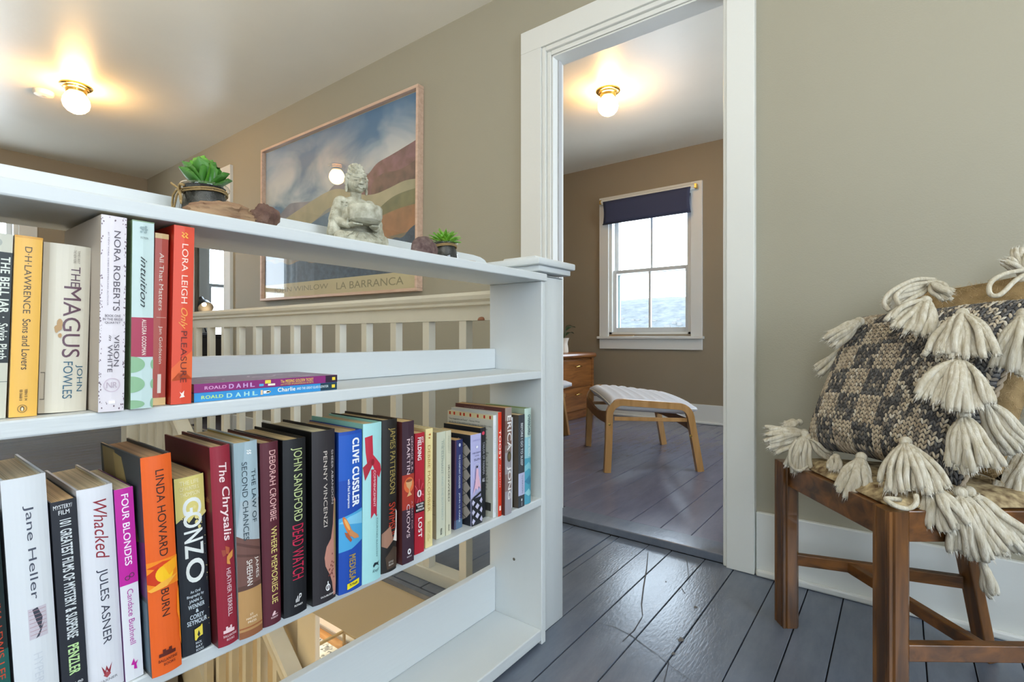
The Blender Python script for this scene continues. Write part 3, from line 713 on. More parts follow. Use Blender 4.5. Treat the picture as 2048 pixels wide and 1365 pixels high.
T('The MISSING GOLDEN TICKET', .55, .80, .42, .82, '#e8c25a', .025); T('and OTHER SPLENDIFEROUS SECRETS', .55, .80, .12, .36, '#d8b45a', .01); T('', .955, .982, .3, .72, '#f0d23c', off=.00025, nm='publisher_emblem')
T('', .40, .43, .2, .5, '#4aa8d8', off=.0003, nm='spine_art'); T('', .44, .48, .5, .92, '#e8d84a', off=.0003, nm='spine_art'); T('', .46, .51, .2, .45, '#f0e6d8', off=.0003, nm='spine_art')
for i in range(14):
    tp = MB()
    x = random.uniform(-.11, -.02); y = random.uniform(.03, .18); a = random.uniform(0, 3); l_ = random.uniform(.01, .03)
    tp.box(-l_/2, l_/2, -.0018, .0018, 0, .0003, M=Matrix.Translation((x, y, .01182)) @ Matrix.Rotation(a, 4, 'Z'))
    tp.build('cover_art', ink('#b6a6b8'), o, local=True)
# --- lower shelf
def LB(label, X, Y, t, h, lean, cover, hard=True, d=None, **k):
    return Book('book', label, X, Y, ZL, t-.0005, h, d or (.158 if hard else .135), lean, hard, cover, group=GL, **k)
B = LB('dark teal hardback cut off at the left edge of the lower shelf', -.742, .0755, .0355, .235, -0.01187, '#1b2a2c', left='#1b2a2c')
B.rect(0, 1, .62, 1, '#1f5a55'); B.rect(0, 1, .80, 1, '#2f8478'); B.text('TONYA LEWIS LEE', .74, .90, .30, .75, '#c8482c'); B.oval(.9, .86, .3, .05, '#b8542c')
B = LB('white hardback with thin grey author lettering and a small bird picture', -.742, .1130, .0362, .2670, -0.01335, '#d9dde2', left='#9ea2a8', inner='#c9c3b2')
B.text('Jane Heller', .42, .66, .115, .50, '#464c5c', -.002); B.rect(.38, .80, .535, .66, '#c9c2cc'); B.poly([(.48, .54), (.60, .535), (.70, .58), (.66, .62), (.74, .60), (.60, .655), (.52, .66), (.63, .63), (.55, .59)], '#3c3f4c')
for k in range(7): B.rect(.40, .78, .545+.016*k, .547+.016*k, '#b08a92')
B.text('HYPERION', .44, .64, .72, .92, '#ccd1d8')
B = LB('black paperback with white condensed lettering and a green author name', -.742, .1500, .0230, .2345, -0.01161, '#20232c', False, pages='#c9a67c')
B.text('MYSTERY/', .1, .82, .018, .038, '#dfe3e6', .01, horiz=True); B.text('FILM', .28, .70, .045, .066, '#dfe3e6', .01, horiz=True); B.text('101 GREATEST FILMS OF MYSTERY & SUSPENSE', .30, .74, .09, .67, '#d5dadd', .03); B.text('PENZLER', .30, .72, .70, .845, '#bfe0a0', .03)
B.text('$14.00', .2, .8, .885, .90, '#dfe3e6', .02, horiz=True); B.text('U.S.', .35, .8, .91, .925, '#dfe3e6', .02, horiz=True)
B = LB('white hardback with a dark red script title and tall grey author lettering', -.742, .1730, .0342, .2420, -0.01186, '#dcdde4', left='#b9babf', inner='#cfc5ab')
B.text('Whacked', .40, .78, .065, .355, '#8f2836', .0, .35); B.text('JULES ASNER', .38, .70, .40, .77, '#34394a', -.006); B.poly([(.36, .87), (.46, .90), (.5, .875), (.56, .9), (.66, .868), (.58, .925), (.5, .895), (.44, .925)], '#8f2836', 'publisher_emblem'); B.poly([(.4, .92), (.5, .905), (.62, .92), (.5, .935)], '#a84a52', 'publisher_emblem')
B.text('WARNER', .2, .8, .94, .952, '#70747c', horiz=True)
B = LB('slim magenta and white paperback with white title lettering', -.742, .2070, .0192, .2350, -0.01140, '#e0e1e6', False, left='#6a2a72', pages='#cbbb9c')
B.rect(0, 1, 0, .50, '#c0209a'); B.text('FOUR BLONDES', .34, .72, .03, .40, '#f5e6f2', .012); B.text('Candace Bushnell', .36, .68, .525, .815, '#b0389a'); B.ring(.42, .465, .14, .012, .3, '#4a3040'); B.ring(.66, .455, .14, .012, .3, '#4a3040')
B.poly([(.5, .89), (.56, .915), (.72, .905), (.62, .925), (.66, .95), (.48, .945), (.5, .925), (.34, .92)], '#c0209a', 'publisher_emblem')
B = LB('thick bright orange hardback with a yellow flower picture and a dark painted cover', -.722, .2290, .0332, .2715, -0.01249, '#e6621f', left='#3f4448', inner='#3a3634', pages='#b8926c')
B.side_poly([(.62, 0.01), (.95, .01), (.9, .30), (.5, .42), (.35, .30)], '#8b7a52'); B.side_poly([(.45, .03), (.66, .02), (.55, .3), (.2, .5), (.12, .40)], '#a8915c'); B.side_poly([(.0, .38), (.55, .44), (.7, .62), (0, .64)], '#5a2a5e'); B.side_poly([(.02, .66), (.9, .66), (.9, .98), (.02, .98)], '#5b6f7c')
B.text('LINDA HOWARD', .42, .70, .065, .46, '#3a2018', -.002); B.text('BURN', .40, .66, .61, .735, '#3a2018', -.002)
B.rect(0, 1, .475, .60, '#f08a1c'); B.poly([(.0, .50), (.5, .482), (.95, .49), (.45, .52)], '#d8400f'); B.poly([(0, .53), (.35, .50), (.5, .56), (.3, .59), (0, .57)], '#c8360c'); B.oval(.55, .54, .30, .038, '#f9c21c', 'spine_art'); B.poly([(.5, .50), (.98, .48), (.95, .53), (.7, .555)], '#f7a81a'); B.poly([(0, .60), (.4, .575), (.98, .56), (.6, .60), (.1, .61)], '#f4b040')
B.poly([(.93, .66), (1, .62), (1, .9), (.95, .86), (.97, .78), (.9, .74)], '#f28a1a'); house(B, '#5a1c10', .895); B.text('BALLANTINE', .20, .82, .925, .938, '#6a2412', .01, horiz=True); B.text('BOOKS', .36, .74, .945, .957, '#6a2412', .01, horiz=True)
B = LB('black and pale yellow paperback with big white splattered lettering', -.738, .2680, .0352, .2345, -0.01032, '#22262e', False, pages='#c7aa7e', bulge=.003)
B.poly([(0, 0), (1, 0), (1, .23), (.8, .25), (.62, .225), (.4, .26), (.25, .22), (0, .25)], '#dccd7c'); 
random.seed(5)
sp = bmesh.new()
for i in range(46):
    y, z = random.gauss(.62, .25), random.gauss(.24, .035)
    if i > 30: y, z = random.uniform(.9, .99), random.uniform(.35, .97)
    if not .02 < y < .98: continue
    r = random.uniform(.0005, .0022) if i <= 30 else random.uniform(.0003, .0008)
    sp.faces.new([sp.verts.new((y*B.t+r*math.cos(k*PI/4), (1-z)*B.h+r*1.2*math.sin(k*PI/4), 0)) for k in range(8)])
B._emit(sp, 'splatter', '#e2d48c')['kind'] = 'stuff'
for i, (ch, z0, z1) in enumerate((('G', .12, .215), ('O', .205, .29), ('N', .305, .37), ('Z', .38, .455), ('O', .465, .60))): B.text(ch, .22, .86, z0, z1, '#e9ecea', .02)
for i, t in enumerate(('THE LIFE', 'OF HUNTER S.', 'THOMPSON')): B.text(t, .15, .80, .02+.032*i, .043+.032*i, '#efe6b8', .01, horiz=True)
for t, y0, y1, z0, z1 in (('An Oral', .32, .66, .64, .655), ('Biography by', .20, .78, .663, .682), ('JANN S.', .26, .72, .69, .712), ('WENNER', .22, .78, .717, .742), ('&', .46, .56, .748, .768), ('COREY', .26, .74, .775, .80), ('SEYMOUR', .16, .84, .805, .832)): B.text(t, y0, y1, z0, z1, '#ccd8e0', .025, horiz=True)
B.poly([(.38, .86), (.60, .852), (.62, .845), (.66, .845), (.66, .905), (.5, .91), (.42, .925), (.38, .92)], '#e6cf4e', 'publisher_emblem'); B.poly([(.47, .895), (.52, .87), (.57, .895), (.52, .91)], '#22262e', 'publisher_emblem')
for i, t in enumerate(('BACK', 'BAY', 'BOOKS')): B.text(t, .40, .60+.03*i, .932+.02*i, .945+.02*i, '#c8d2da', .02, horiz=True)
B = LB('dark red hardback with a white hand-lettered title and an orange butterfly', -.722, .3050, .0262, .2710, -0.01138, '#8f2234', left='#5c1a1e', inner='#4a2622', pages='#c2a880')
B.side_text(['Praise for The Chrysalis'], .45, .95, .25, .05, '#a8744a'); B.text('The', .36, .74, .085, .18, '#f0d8d8', .012, .15); B.text('Chrysalis', .34, .86, .205, .475, '#f0d8d8', .014, .15)
B.poly([(.50, .50), (.72, .515), (.66, .545), (.52, .54)], '#b45a3c'); B.poly([(.66, .545), (.90, .53), (.86, .565), (.68, .575), (.72, .60), (.54, .59), (.56, .555)], '#d8944a'); B.poly([(.30, .515), (.50, .52), (.52, .545), (.36, .55)], '#a04a38')
B.text('HEATHER TERRELL', .50, .72, .615, .855, '#e6d0d4', .003); house(B, '#e6c8cc', .915); B.text('BALLANTINE', .22, .88, .943, .955, '#e6c8cc', .01, horiz=True); B.text('BOOKS', .36, .74, .962, .973, '#e6c8cc', .01, horiz=True)
B = LB('blue grey and tan hardback with a folded cloth picture and thin title lettering', -.719, .3310, .0322, .2715, -0.00814, '#a9b6bd', left='#93a0a4', inner='#8f7a3c', pages='#c9b38a')
B.rect(0, 1, 0, .30, '#a3b8c2'); B.poly([(0, .47), (.25, .49), (1, .52), (1, .78), (0, .78)], '#6f4d45'); B.poly([(0, .50), (1, .56), (1, .575), (0, .515)], '#5b3c36'); B.poly([(0, .56), (1, .60), (1, .61), (0, .575)], '#5b3c36'); B.rect(0, 1, .755, 1, '#b58c5a'); B.rect(0, 1, .73, .755, '#593c34'); B.rect(0, 1, .945, .953, '#9a5c34'); B.rect(0, 1, .965, 1, '#8f5a3a')
B.poly([(0, .0), (.4, 0), (.18, .28), (0, .47)], '#8fa4ac'); B.text('THE LAW OF', .66, .86, .145, .42, '#33454e'); B.text('SECOND CHANCES', .26, .48, .10, .50, '#33454e'); B.text('JAMES', .70, .88, .60, .71, '#f2ede6', .006); B.text('SHEEHAN', .34, .58, .605, .735, '#f2ede6', .006)
for i, t in enumerate(('ST.', "MARTIN'S", 'PRESS')): B.text(t, (.42, .26, .32)[i], (.58, .74, .68)[i], .88+.018*i, .891+.018*i, '#efe0c8', .01, horiz=True)
for k in (0, .1): B.poly([(.50+k, .04), (.58+k, .047), (.51+k, .053), (.59+k, .06), (.53+k, .064), (.45+k, .056), (.53+k, .049), (.45+k, .042)], '#eef0f0', 'publisher_emblem')
B = LB('maroon hardback with a pink author name and a yellow title', -.722, .3650, .0275, .2650, -0.00504, '#56202c', left='#3c181e', inner='#6a3a34', pages='#c8ae84')
B.text('DEBORAH CROMBIE', .44, .80, .045, .43, '#e2b4b0'); B.text('WHERE MEMORIES LIE', .46, .80, .465, .885, '#e2d680'); B.text('MORROW', .38, .78, .955, .965, '#e6c8cc', .01, horiz=True); B.poly([(.46, .94), (.56, .925), (.64, .93), (.6, .943), (.8, .945), (.44, .95)], '#e6c8cc', 'publisher_emblem')
B = LB('black hardback with a lime author name and a crimson title', -.721, .3955, .0372, .2640, -0.00211, '#15161a', left='#0e0e10', inner='#1c1c1e', pages='#c9af82')
B.text('JOHN SANDFORD', .30, .80, .05, .47, '#c2cf92', -.004); B.text('DEAD WATCH', .34, .84, .49, .80, '#c0264c', -.004)
B.poly([(.46, .915), (.50, .905), (.50, .93), (.46, .93)], '#dfe0e0', 'publisher_emblem'); B.poly([(.52, .90), (.56, .893), (.56, .93), (.52, .93)], '#dfe0e0', 'publisher_emblem'); B.text('P', .58, .72, .887, .93, '#dfe0e0', .01, .2, 'publisher_emblem', True); B.text('PUTNAM', .40, .76, .942, .953, '#dfe0e0', .01, horiz=True)
B = LB('wide black hardback with thin spaced white lettering and a pink figure at the lower right', -.718, .4400, .0412, .2700, -0.00189, '#2a262a', left='#060606', inner='#26201e', pages='#cbbf9f')
B.text('SHEER ABANDON', .80, .90, .12, .44, '#c8c0c0', .004); B.text('PENNY VINCENZI', .44, .60, .12, .56, '#d0c6bc', .006)
B.poly([(.93, .40), (1, .42), (1, .72), (.97, .98), (.86, .98), (.80, .90), (.72, .86), (.50, .79), (.46, .74), (.55, .68), (.76, .64), (.86, .56)], '#c08878'); B.poly([(.93, .42), (1, .44), (1, .95), (.93, .80), (.90, .62)], '#8c7a4c')
for i in range(16): y, z = .58+.3*random.random(), .70+.18*random.random(); B.oval(y, z, .025, .006, '#7c4038', 'spine_art', 7)
B.ring(.58, .915, .10, .02, .3, '#f0f0f0', 'publisher_emblem'); B.rect(.56, .60, .88, .93, '#f0f0f0', 'publisher_emblem'); B.text('DOUBLEDAY', .28, .88, .955, .965, '#e6e6e6', .01, horiz=True)
B = LB('blue hardback with thick white author lettering and an orange jellyfish', -.716, .4845, .0452, .2625, 0, '#1c4aa8', left='#173c8a', inner='#a88a70', pages='#c9ae84')
B.rect(0, 1, .02, .30, '#1f58b8'); B.poly([(0, .53), (1, .50), (1, .70), (.5, .735), (0, .74)], '#4aa2d6'); B.poly([(0, .56), (.4, .53), (1, .52), (1, .60), (.5, .58)], '#7fc4e4'); B.text('CLIVE CUSSLER', .52, .84, .045, .475, '#eef2f6', .04); B.text('with Paul Kemprecos', .30, .42, .295, .475, '#e6ecf2', .012)
B.oval(.32, .59, .20, .035, '#d87838', 'spine_art', rot=.3); B.oval(.30, .575, .12, .018, '#f0b060', 'spine_art', rot=.3); B.poly([(.42, .60), (.56, .63), (.78, .66), (.82, .68), (.6, .675), (.40, .64)], '#cc8a58'); B.poly([(.2, .62), (.34, .63), (.5, .68), (.44, .69), (.26, .65)], '#a85838')
B.text('MEDUSA', .38, .66, .77, .93, '#a08a50', .03, name='title_lettering'); B.poly([(.30, .945), (.82, .935), (.82, .968), (.30, .98)], '#ecdc22', 'publisher_label'); B.text('PUTNAM', .40, .72, .948, .964, '#2a2a1a', .02, horiz=True)
B = LB('pale aqua hardback with a red ribbon bow on its spine', -.715, .5285, .0392, .2700, .002, '#a3d6d8', left='#7fb3a8', inner='#8ab0a4', pages='#ccb890')
B.poly([(.08, .085), (.44, .075), (.48, .20), (.42, .235), (.20, .26), (.12, .18)], '#b9243a', 'ribbon_art'); B.poly([(.42, .19), (.92, .27), (.98, .31), (.84, .355), (.56, .30), (.40, .245)], '#c22c40', 'ribbon_art'); B.poly([(.0, .27), (.40, .22), (.46, .26), (.10, .355)], '#a51e34', 'ribbon_art'); B.poly([(.38, .29), (.72, .30), (.70, .60), (.56, .57), (.38, .60)], '#b42840', 'ribbon_art'); B.oval(.46, .245, .08, .02, '#8c1428', 'ribbon_art')
B.text('COMMENCEMENT', .50, .62, .30, .53, '#f0d0d4', .006); B.text('J. COURTNEY SULLIVAN', .66, .76, .585, .85, '#3f6a70', .002); B.poly([(.50, .90), (.58, .885), (.78, .89), (.84, .88), (.80, .90), (.84, .915), (.72, .902), (.60, .905), (.54, .915)], '#182a34', 'publisher_emblem'); B.text('Knopf', .48, .86, .925, .95, '#2f5058', 0, .4, horiz=True)
B = LB('black hardback with gold author lettering and red title over a dark face', -.721, .5730, .0342, .2700, .002, '#1e1a18', left='#181614', inner='#332c26', pages='#c6ae82')
B.text('JAMES PATTERSON', .34, .84, .055, .49, '#a38f50', .0); B.text('SWIMSUIT', .40, .86, .55, .80, '#a8321e', .012); B.poly([(.9, .60), (1, .62), (1, .82), (.7, .80), (.9, .72)], '#e6e0d8'); B.poly([(0, .74), (.5, .70), (.7, .80), (.3, .84), (0, .82)], '#9c7460'); B.poly([(.2, .90), (.7, .84), (1, .86), (1, .98), (.3, .98)], '#4a3a2e')
B.text('LITTLE', .4, .72, .93, .942, '#cfc8c0', .01, horiz=True); B.text('BROWN', .4, .72, .948, .96, '#cfc8c0', .01, horiz=True)
B = LB('plum paperback with pale serif lettering and a copper goblet picture', -.722, .6190, .0292, .2615, 0, '#3b2432', False, left='#5a2a28', pages='#cbae7c', bulge=.001, d=.11)
B.rect(0, 1, .375, .62, '#a33426'); B.oval(.55, .45, .42, .055, '#d8693a'); B.poly([(.28, .425), (.84, .415), (.78, .455), (.62, .48), (.62, .50), (.80, .525), (.36, .53), (.54, .50), (.54, .48), (.36, .46)], '#d0a070'); B.oval(.56, .42, .26, .010, '#8a4a30')
B.text('GEORGE R.R.', .72, .88, .11, .36, '#d9b9c0'); B.text('MARTIN', .36, .62, .125, .375, '#e0c8cc'); B.text('A FEAST FOR', .74, .86, .57, .77, '#c79aa2'); B.text('CROWS', .34, .60, .585, .82, '#e0c8cc'); B.oval(.55, .92, .14, .02, '#f0f0f0', 'publisher_emblem'); B.oval(.55, .92, .06, .01, '#3b2432', 'publisher_emblem'); B.text('BANTAM', .36, .74, .95, .96, '#d8d0d4', .01, horiz=True)
B = LB('bright red paperback with white lettering, a radiating figure and a black sticker', -.737, .6620, .0252, .2320, .001, '#b42032', False, pages='#d0b888', d=.107)
for a in range(14):
    an = a*2*PI/14+.15; B.poly([(.42, .50), (.42+.5*math.cos(an), .50+.12*math.sin(an)), (.42+.5*math.cos(an+.1), .50+.12*math.sin(an+.1))], '#7c1a28' if a % 2 else '#dc6a74', 'spine_art') if -.02 < .42+.5*math.cos(an) < 1.0 and -.02 < .42+.5*math.cos(an+.1) < 1.0 else None
B.oval(.42, .50, .22, .03, '#eed6da'); B.oval(.42, .50, .06, .02, '#241418'); B.text('JOY', .64, .82, .03, .085, '#f6ecec', .03); B.text('FIELDING', .22, .60, .035, .225, '#f6ecec', .03); B.rect(.04, .94, .575, .655, '#191416', 'sticker'); B.text('NEW YORK', .10, .86, .580, .596, '#e8e8e8', .03, horiz=True); B.text('TIMES', .2, .78, .602, .618, '#e8e8e8', .03, horiz=True); B.text('BESTSELLER', .08, .9, .626, .642, '#e8e8e8', .03, horiz=True)
B.text('LOST', .28, .66, .70, .865, '#f6ecec', .02)
B = LB('pale yellow paperback with gold author lettering', -.744, .6960, .0202, .2350, .001, '#e6d59a', False, pages='#d3bf92', d=.105)
B.text('DEBBIE MACOMBER', .30, .64, .14, .70, '#a87a30'); B.text('#1 NEW YORK TIMES BESTSELLING', .74, .82, .30, .70, '#b89040'); B.text('Summer on', .5, .72, .78, .93, '#c0a050', 0, .3); B.text('Blossom Street', .30, .46, .78, .95, '#c0a050', 0, .3); B.poly([(.35, .05), (.6, .04), (.7, .05), (.6, .06)], '#b8682c'); B.poly([(.3, .075), (.5, .07), (.65, .08), (.5, .085)], '#b8682c')
B = LB('pale sage paperback with faint lettering, twin of the slimmer one beside it', -.758, .7400, .0265, .2200, .001, '#c6c8b4', False, left='#b9ad94', pages='#cbb98e', d=.115)
B.side_text(['and winner of the', 'prize for fiction', 'the story of a man', 'and his daughter', 'who travels far', 'across the sea', 'in search of peace', 'and quiet years', 'before the war', 'ended it all.', 'a masterpiece', '- the critics'], .55, .97, .64, .021, '#3c3a34')
B.text('PETER CAREY', .74, .84, .07, .26, '#98a08c'); B.text('THE ELEPHANT', .50, .72, .08, .40, '#8d9a90'); B.text('AND THE BUTTERFLY', .54, .72, .42, .84, '#a2b4ae'); B.text('PENGUIN', .4, .6, .91, .97, '#3a3a34', .02)
B = LB('slim pale cream paperback with a dark serif title, beside the navy one', -.757, .7670, .0162, .2200, 0, '#cbc8b0', False, pages='#cbb98e', d=.115)
B.text('WILLIAM', .66, .80, .05, .22, '#9ca08c'); B.text('KENNEDY', .36, .52, .05, .22, '#9ca08c'); B.text('IRONWEED', .34, .68, .33, .68, '#5a5a4c', .003); B.text('PENGUIN', .4, .6, .90, .96, '#3a3a34', .02)
B = LB('small navy blue paperback with white lettering', -.765, .8010, .0252, .1930, .002, '#2d3566', False, left='#3e2c48', pages='#cfa874', bulge=.001, d=.103)
B.rect(.0, .16, 0, 1, '#4a2c44'); B.rect(0, 1, .90, 1, '#56708c'); B.text('THE CONSTANT GARDENER', .46, .66, .17, .55, '#c9d0e0', .012); B.text('JOHN LE CARRE', .46, .66, .60, .93, '#c9d0e0', .012); B.oval(.55, .06, .12, .02, '#d0d6e6', 'publisher_emblem')
B = LB('lilac paperback with a dancing figure and a black and white chequered cover', -.752, .8380, .0362, .2005, 0, '#b5b4dc', False, left='#20242c', pages='#cfae7c', d=.118)
for i in range(6):
    for j in range(-1, 9):
        cx, cz = .1+i*.2, .04+j*.135+(.0675 if i % 2 else 0)
        pts = [(cx, cz-.065), (min(cx+.19, 1), cz), (cx, cz+.065), (max(cx-.19, 0), cz)]
        if all(0 <= p[1] <= 1 and 0 <= p[0] <= 1 for p in pts): B.side_poly(pts, '#a79f95', 'cover_art')
B.text('SANDRA GULLAND', .16, .84, .055, .07, '#8486c0', horiz=True); B.oval(.5, .14, .10, .014, '#e8e8f4'); B.text('MISTRESS', .1, .86, .195, .21, '#5a5c88', .01, horiz=True); B.text('OF THE', .3, .7, .23, .242, '#5a5c88', .01, horiz=True); B.text('SUN', .22, .80, .265, .29, '#3c4068', horiz=True)
B.ring(.5, .42, .36, .10, .06, '#d4d2ea'); B.oval(.5, .36, .08, .013, '#1d1d28'); B.poly([(.42, .38), (.60, .38), (.62, .45), (.80, .56), (.86, .62), (.64, .58), (.5, .62), (.36, .59), (.14, .66), (.36, .50)], '#e2b4c8')
B.rect(0, 1, .70, 1, '#20242c'); B.poly([(.1, .69), (.9, .64), (.95, .66), (.1, .71)], '#20242c')
for cz in (.745, .85, .95):
    for cy in (.1, .5, .9):
        o_ = .05 if cy == .5 else 0
        if cz+.04+o_ < 1: B.poly([(cy, cz-.035+o_), (min(.99, cy+.2), cz+o_), (cy, cz+.035+o_), (max(.01, cy-.2), cz+o_)], '#c4c2dc')
B = LB('small black paperback with white lettering and a pink mark, behind the lilac one', -.765, .8865, .0190, .2080, 0, '#1c1e24', False, left='#16171b', pages='#c8ac7c', d=.118)
B.text('TAILOR OF PANAMA', .40, .80, .16, .52, '#9a9ca6', .02); B.text('ALL', .3, .8, .56, .60, '#c8cad2', .03, horiz=True); B.oval(.5, .06, .26, .02, '#d4405c')
B.side_text(['the secret agent'], .5, .9, .06, .03, '#8a6a4a')
B = LB('white paperback with printed text all over its visible cover', -.746, .9085, .0120, .2360, .001, '#dfe2e4', False, left='#bdbcb0', pages='#d6cfbe', d=.155)
B.side_poly([(.0, .0), (.985, .0), (.985, .045), (.0, .045)], '#d2c69c'); 
for u in (.08, .2, .34, .5, .64, .72, .86, .96): B.side_poly([(u, .008), (u-.035, .008), (u-.035, .04), (u, .038)], '#b5301e')
B.side_text(['    "Very Imaginative and Funny"  - Famous Writer', 'Just the mix of the traditional fairy stories you want for a rainy', 'by all means the first of the moderns and even now it amuses', 'the reader with tales and wonders of a boy who grows up on', 'the edge of a small town and finds that the world beyond it', 'is wider and stranger than he was told; a book for the whole', 'family to read and remember and then to read once more with', '', '', 'the sort of book a person will pick up and read through in one', 'night, and then hand on to a friend without saying a word of', 'what it was about, because to say it would be to spoil it', 'for anybody else who comes to it new. It is the first book of', 'a long series, and the best of them, and it has been in print', 'ever since, in more than thirty languages and in every land', 'where people still read to each other of an evening at home', 'in front of a fire while the snow comes down on the roof and', 'the dog sleeps. There is nothing else like it in the whole of', 'the library and never will be, say the people who should know', 'best. It won every prize going and a good few that were not', 'and it goes on winning them. Read it slowly, and do not skip'], .03, .97, .07, .0325, '#2c2c2a')
B.side_poly([(.04, .86), (.20, .86), (.20, .94), (.04, .94)], '#3a3a38', 'barcode')
B.text('SECRET LETTERS', .36, .52, .10, .38, '#98b2d2'); B.text('THE BOOK OF SECRETS', .5, .64, .42, .80, '#d8a4b4'); B.text('vintage', .36, .6, .88, .95, '#c88a9a')
B = LB('bright red paperback with large white lettering beside the tall marbled one', -.741, .9210, .0142, .2420, 0, '#d8391e', False, left='#b9bab4', pages='#d8cdb8', d=.150)
B.text('TOOST', .24, .76, .17, .46, '#f6e6de', .02); B.text('ALI BRYAN', .34, .62, .50, .72, '#f2d8cc', .006); B.rect(.28, .74, .90, .945, '#f4e2d8', 'publisher_emblem')
B = LB('tall brown marbled paperback with big white lettering and a round portrait', -.733, .9365, .0255, .2510, .001, '#8a7a74', False, left='#5c3430', pages='#cda878', d=.160)
for y0, z0, y1, z1, c_ in ((0, 0, 1, .12, '#978880'), (0, .12, 1, .35, '#7a5a50'), (0, .42, 1, .62, '#9c979c'), (0, .62, 1, .78, '#85706c'), (0, .78, 1, 1, '#9e9aa2')): B.rect(y0, y1, z0, z1, c_)
B.text('ERICA', .30, .92, .075, .40, '#efece8', .012); B.text('JONG', .26, .90, .55, .86, '#efece8', .012); B.oval(.58, .46, .30, .05, '#4a4434', 'portrait'); B.oval(.58, .46, .18, .03, '#6a5c3c', 'portrait'); B.side_text(['a novel of life and passion'], .2, .6, .02, .018, '#a88c80')
B = LB('slim white paperback with dark and light blue lettering', -.754, .9700, .0240, .2210, .002, '#dde3e6', False, pages='#d8d2c0', d=.125)
B.text('MARY WESLEY', .40, .70, .16, .46, '#3a4a54', .02); B.text('THE CAMOMILE LAWN', .40, .70, .50, .95, '#7fa6c8', .004); B.oval(.52, .08, .12, .015, '#2c343c', 'publisher_emblem')
B = LB('charcoal paperback with white lettering and a lilac author panel', -.738, .9960, .0262, .2265, .001, '#3c4148', False, left='#4e4234', pages='#cdb894', d=.135)
B.text('BEFORE I GO TO SLEEP', .34, .68, .09, .55, '#d4d8dc', .012); B.rect(.0, 1, .63, .87, '#b4b8d6'); B.text('S J WATSON', .44, .72, .66, .85, '#5a5e7a'); B.oval(.5, .92, .1, .015, '#d8dcde', 'publisher_emblem'); B.rect(.46, .56, .945, .985, '#a8acb0')
B = LB('pale green and sea blue hardback at the far right end of the lower shelf', -.740, .9790+.0475, .0290, .2385, .002, '#b8cfc6', left='#9fb09a', inner='#7c8a4a', pages='#c4b888', d=.16)
B.rect(0, 1, .30, .52, '#8fc0ca'); B.rect(0, 1, .52, 1, '#4c9cb4'); B.poly([(0, .60), (.5, .56), (1, .62), (1, .66), (.5, .63), (0, .66)], '#7fc0cc'); B.poly([(0, .76), (.6, .70), (1, .77), (.5, .80)], '#3a7f9c'); B.poly([(0, .88), (.5, .84), (1, .9), (.5, .92)], '#8cc8d0'); B.text('OVERBOARD', .34, .74, .065, .28, '#274a58', .02); B.text('HANK SEARLS', .4, .66, .32, .50, '#d8ecec', .01)
# ------------------------------------------------------------ lamps
M_BRASS = mat('brass', (.78, .52, .16), .22, metal=1)
M_GLOBE = mat('opal_globe_lit', (1, .95, .85), .3, emit=(1, .56, .20), estr=46)
def lamp(x, y, zc, label):
    o = thing('ceiling_lamp', label, 'lamp', (x, y, zc))
    b = MB(); b.lathe([(.0, 0), (.083, 0), (.083, -.006), (.076, -.012), (.066, -.014), (.064, -.022), (.056, -.026), (.053, -.044), (.048, -.048), (0, -.048)], (0, 0, 0), 40)
    b.build('brass_base', M_BRASS, o, SM, local=True)
    b = MB(); b.lathe([(0, -.175), (.02, -.173), (.045, -.160), (.064, -.138), (.071, -.112), (.068, -.085), (.056, -.062), (.046, -.050), (.046, -.0485), (0, -.0485)], (0, 0, 0), 40)
    b.build('glass_globe', M_GLOBE, o, True, local=True)
    return o
lamp(-4.2, .91, 2.4098, 'brass and opal globe ceiling lamp above the landing, at the left')
lamp(-1.63, 3.255, 2.5298, 'brass and opal globe ceiling lamp seen through the doorway')
o = thing('smoke_detector', 'small round white smoke detector beside the landing ceiling lamp', 'detector', (-4.46, .80, 2.4098))
b = MB(); b.lathe([(0, 0), (.055, 0), (.055, -.012), (.048, -.026), (.03, -.034), (0, -.034)], (0, 0, 0), 32); b.build('housing', mat('white_plastic', (.8, .78, .72), .4), o, SM, local=True)
b = MB(); b.lathe([(0, 0), (.012, 0), (.012, -.003), (0, -.0035)], (.02, 0, -.0335), 16); b.build('test_button', mat('grey_plastic', (.5, .5, .5), .4), o, local=True)

# ------------------------------------------------------------ framed picture
PX0, PX1, PZ0, PZ1 = -3.70, -2.03, 1.055, 2.150
pf = thing('framed_picture', 'wide framed landscape poster of hills and clouds on the olive wall', 'picture', (-2.87, 1.884, 1.6), (0, math.radians(.6), 0))
MFR = wood('frame_pink_wood', '#d8bba6', '#c8a892', 'x', 8, .4)
fw_ = .017; yf0, yf1 = 1.842, 1.8845
def pbx(nm, *a, m=MFR, bev=.002):
    b = MB(); b.box(*a, bev=bev)
    for v in b.bm.verts: v.co -= Vector((-2.87, 1.884, 1.6))
    return b.build(nm, m, pf, local=True)
pbx('frame_rail', PX0, PX1, yf0, yf1, PZ1-fw_, PZ1); pbx('frame_rail', PX0, PX1, yf0, yf1, PZ0, PZ0+fw_)
pbx('frame_stile', PX0, PX0+fw_, yf0, yf1, PZ0+fw_+.0003, PZ1-fw_-.0003); pbx('frame_stile', PX1-fw_, PX1, yf0, yf1, PZ0+fw_+.0003, PZ1-fw_-.0003)
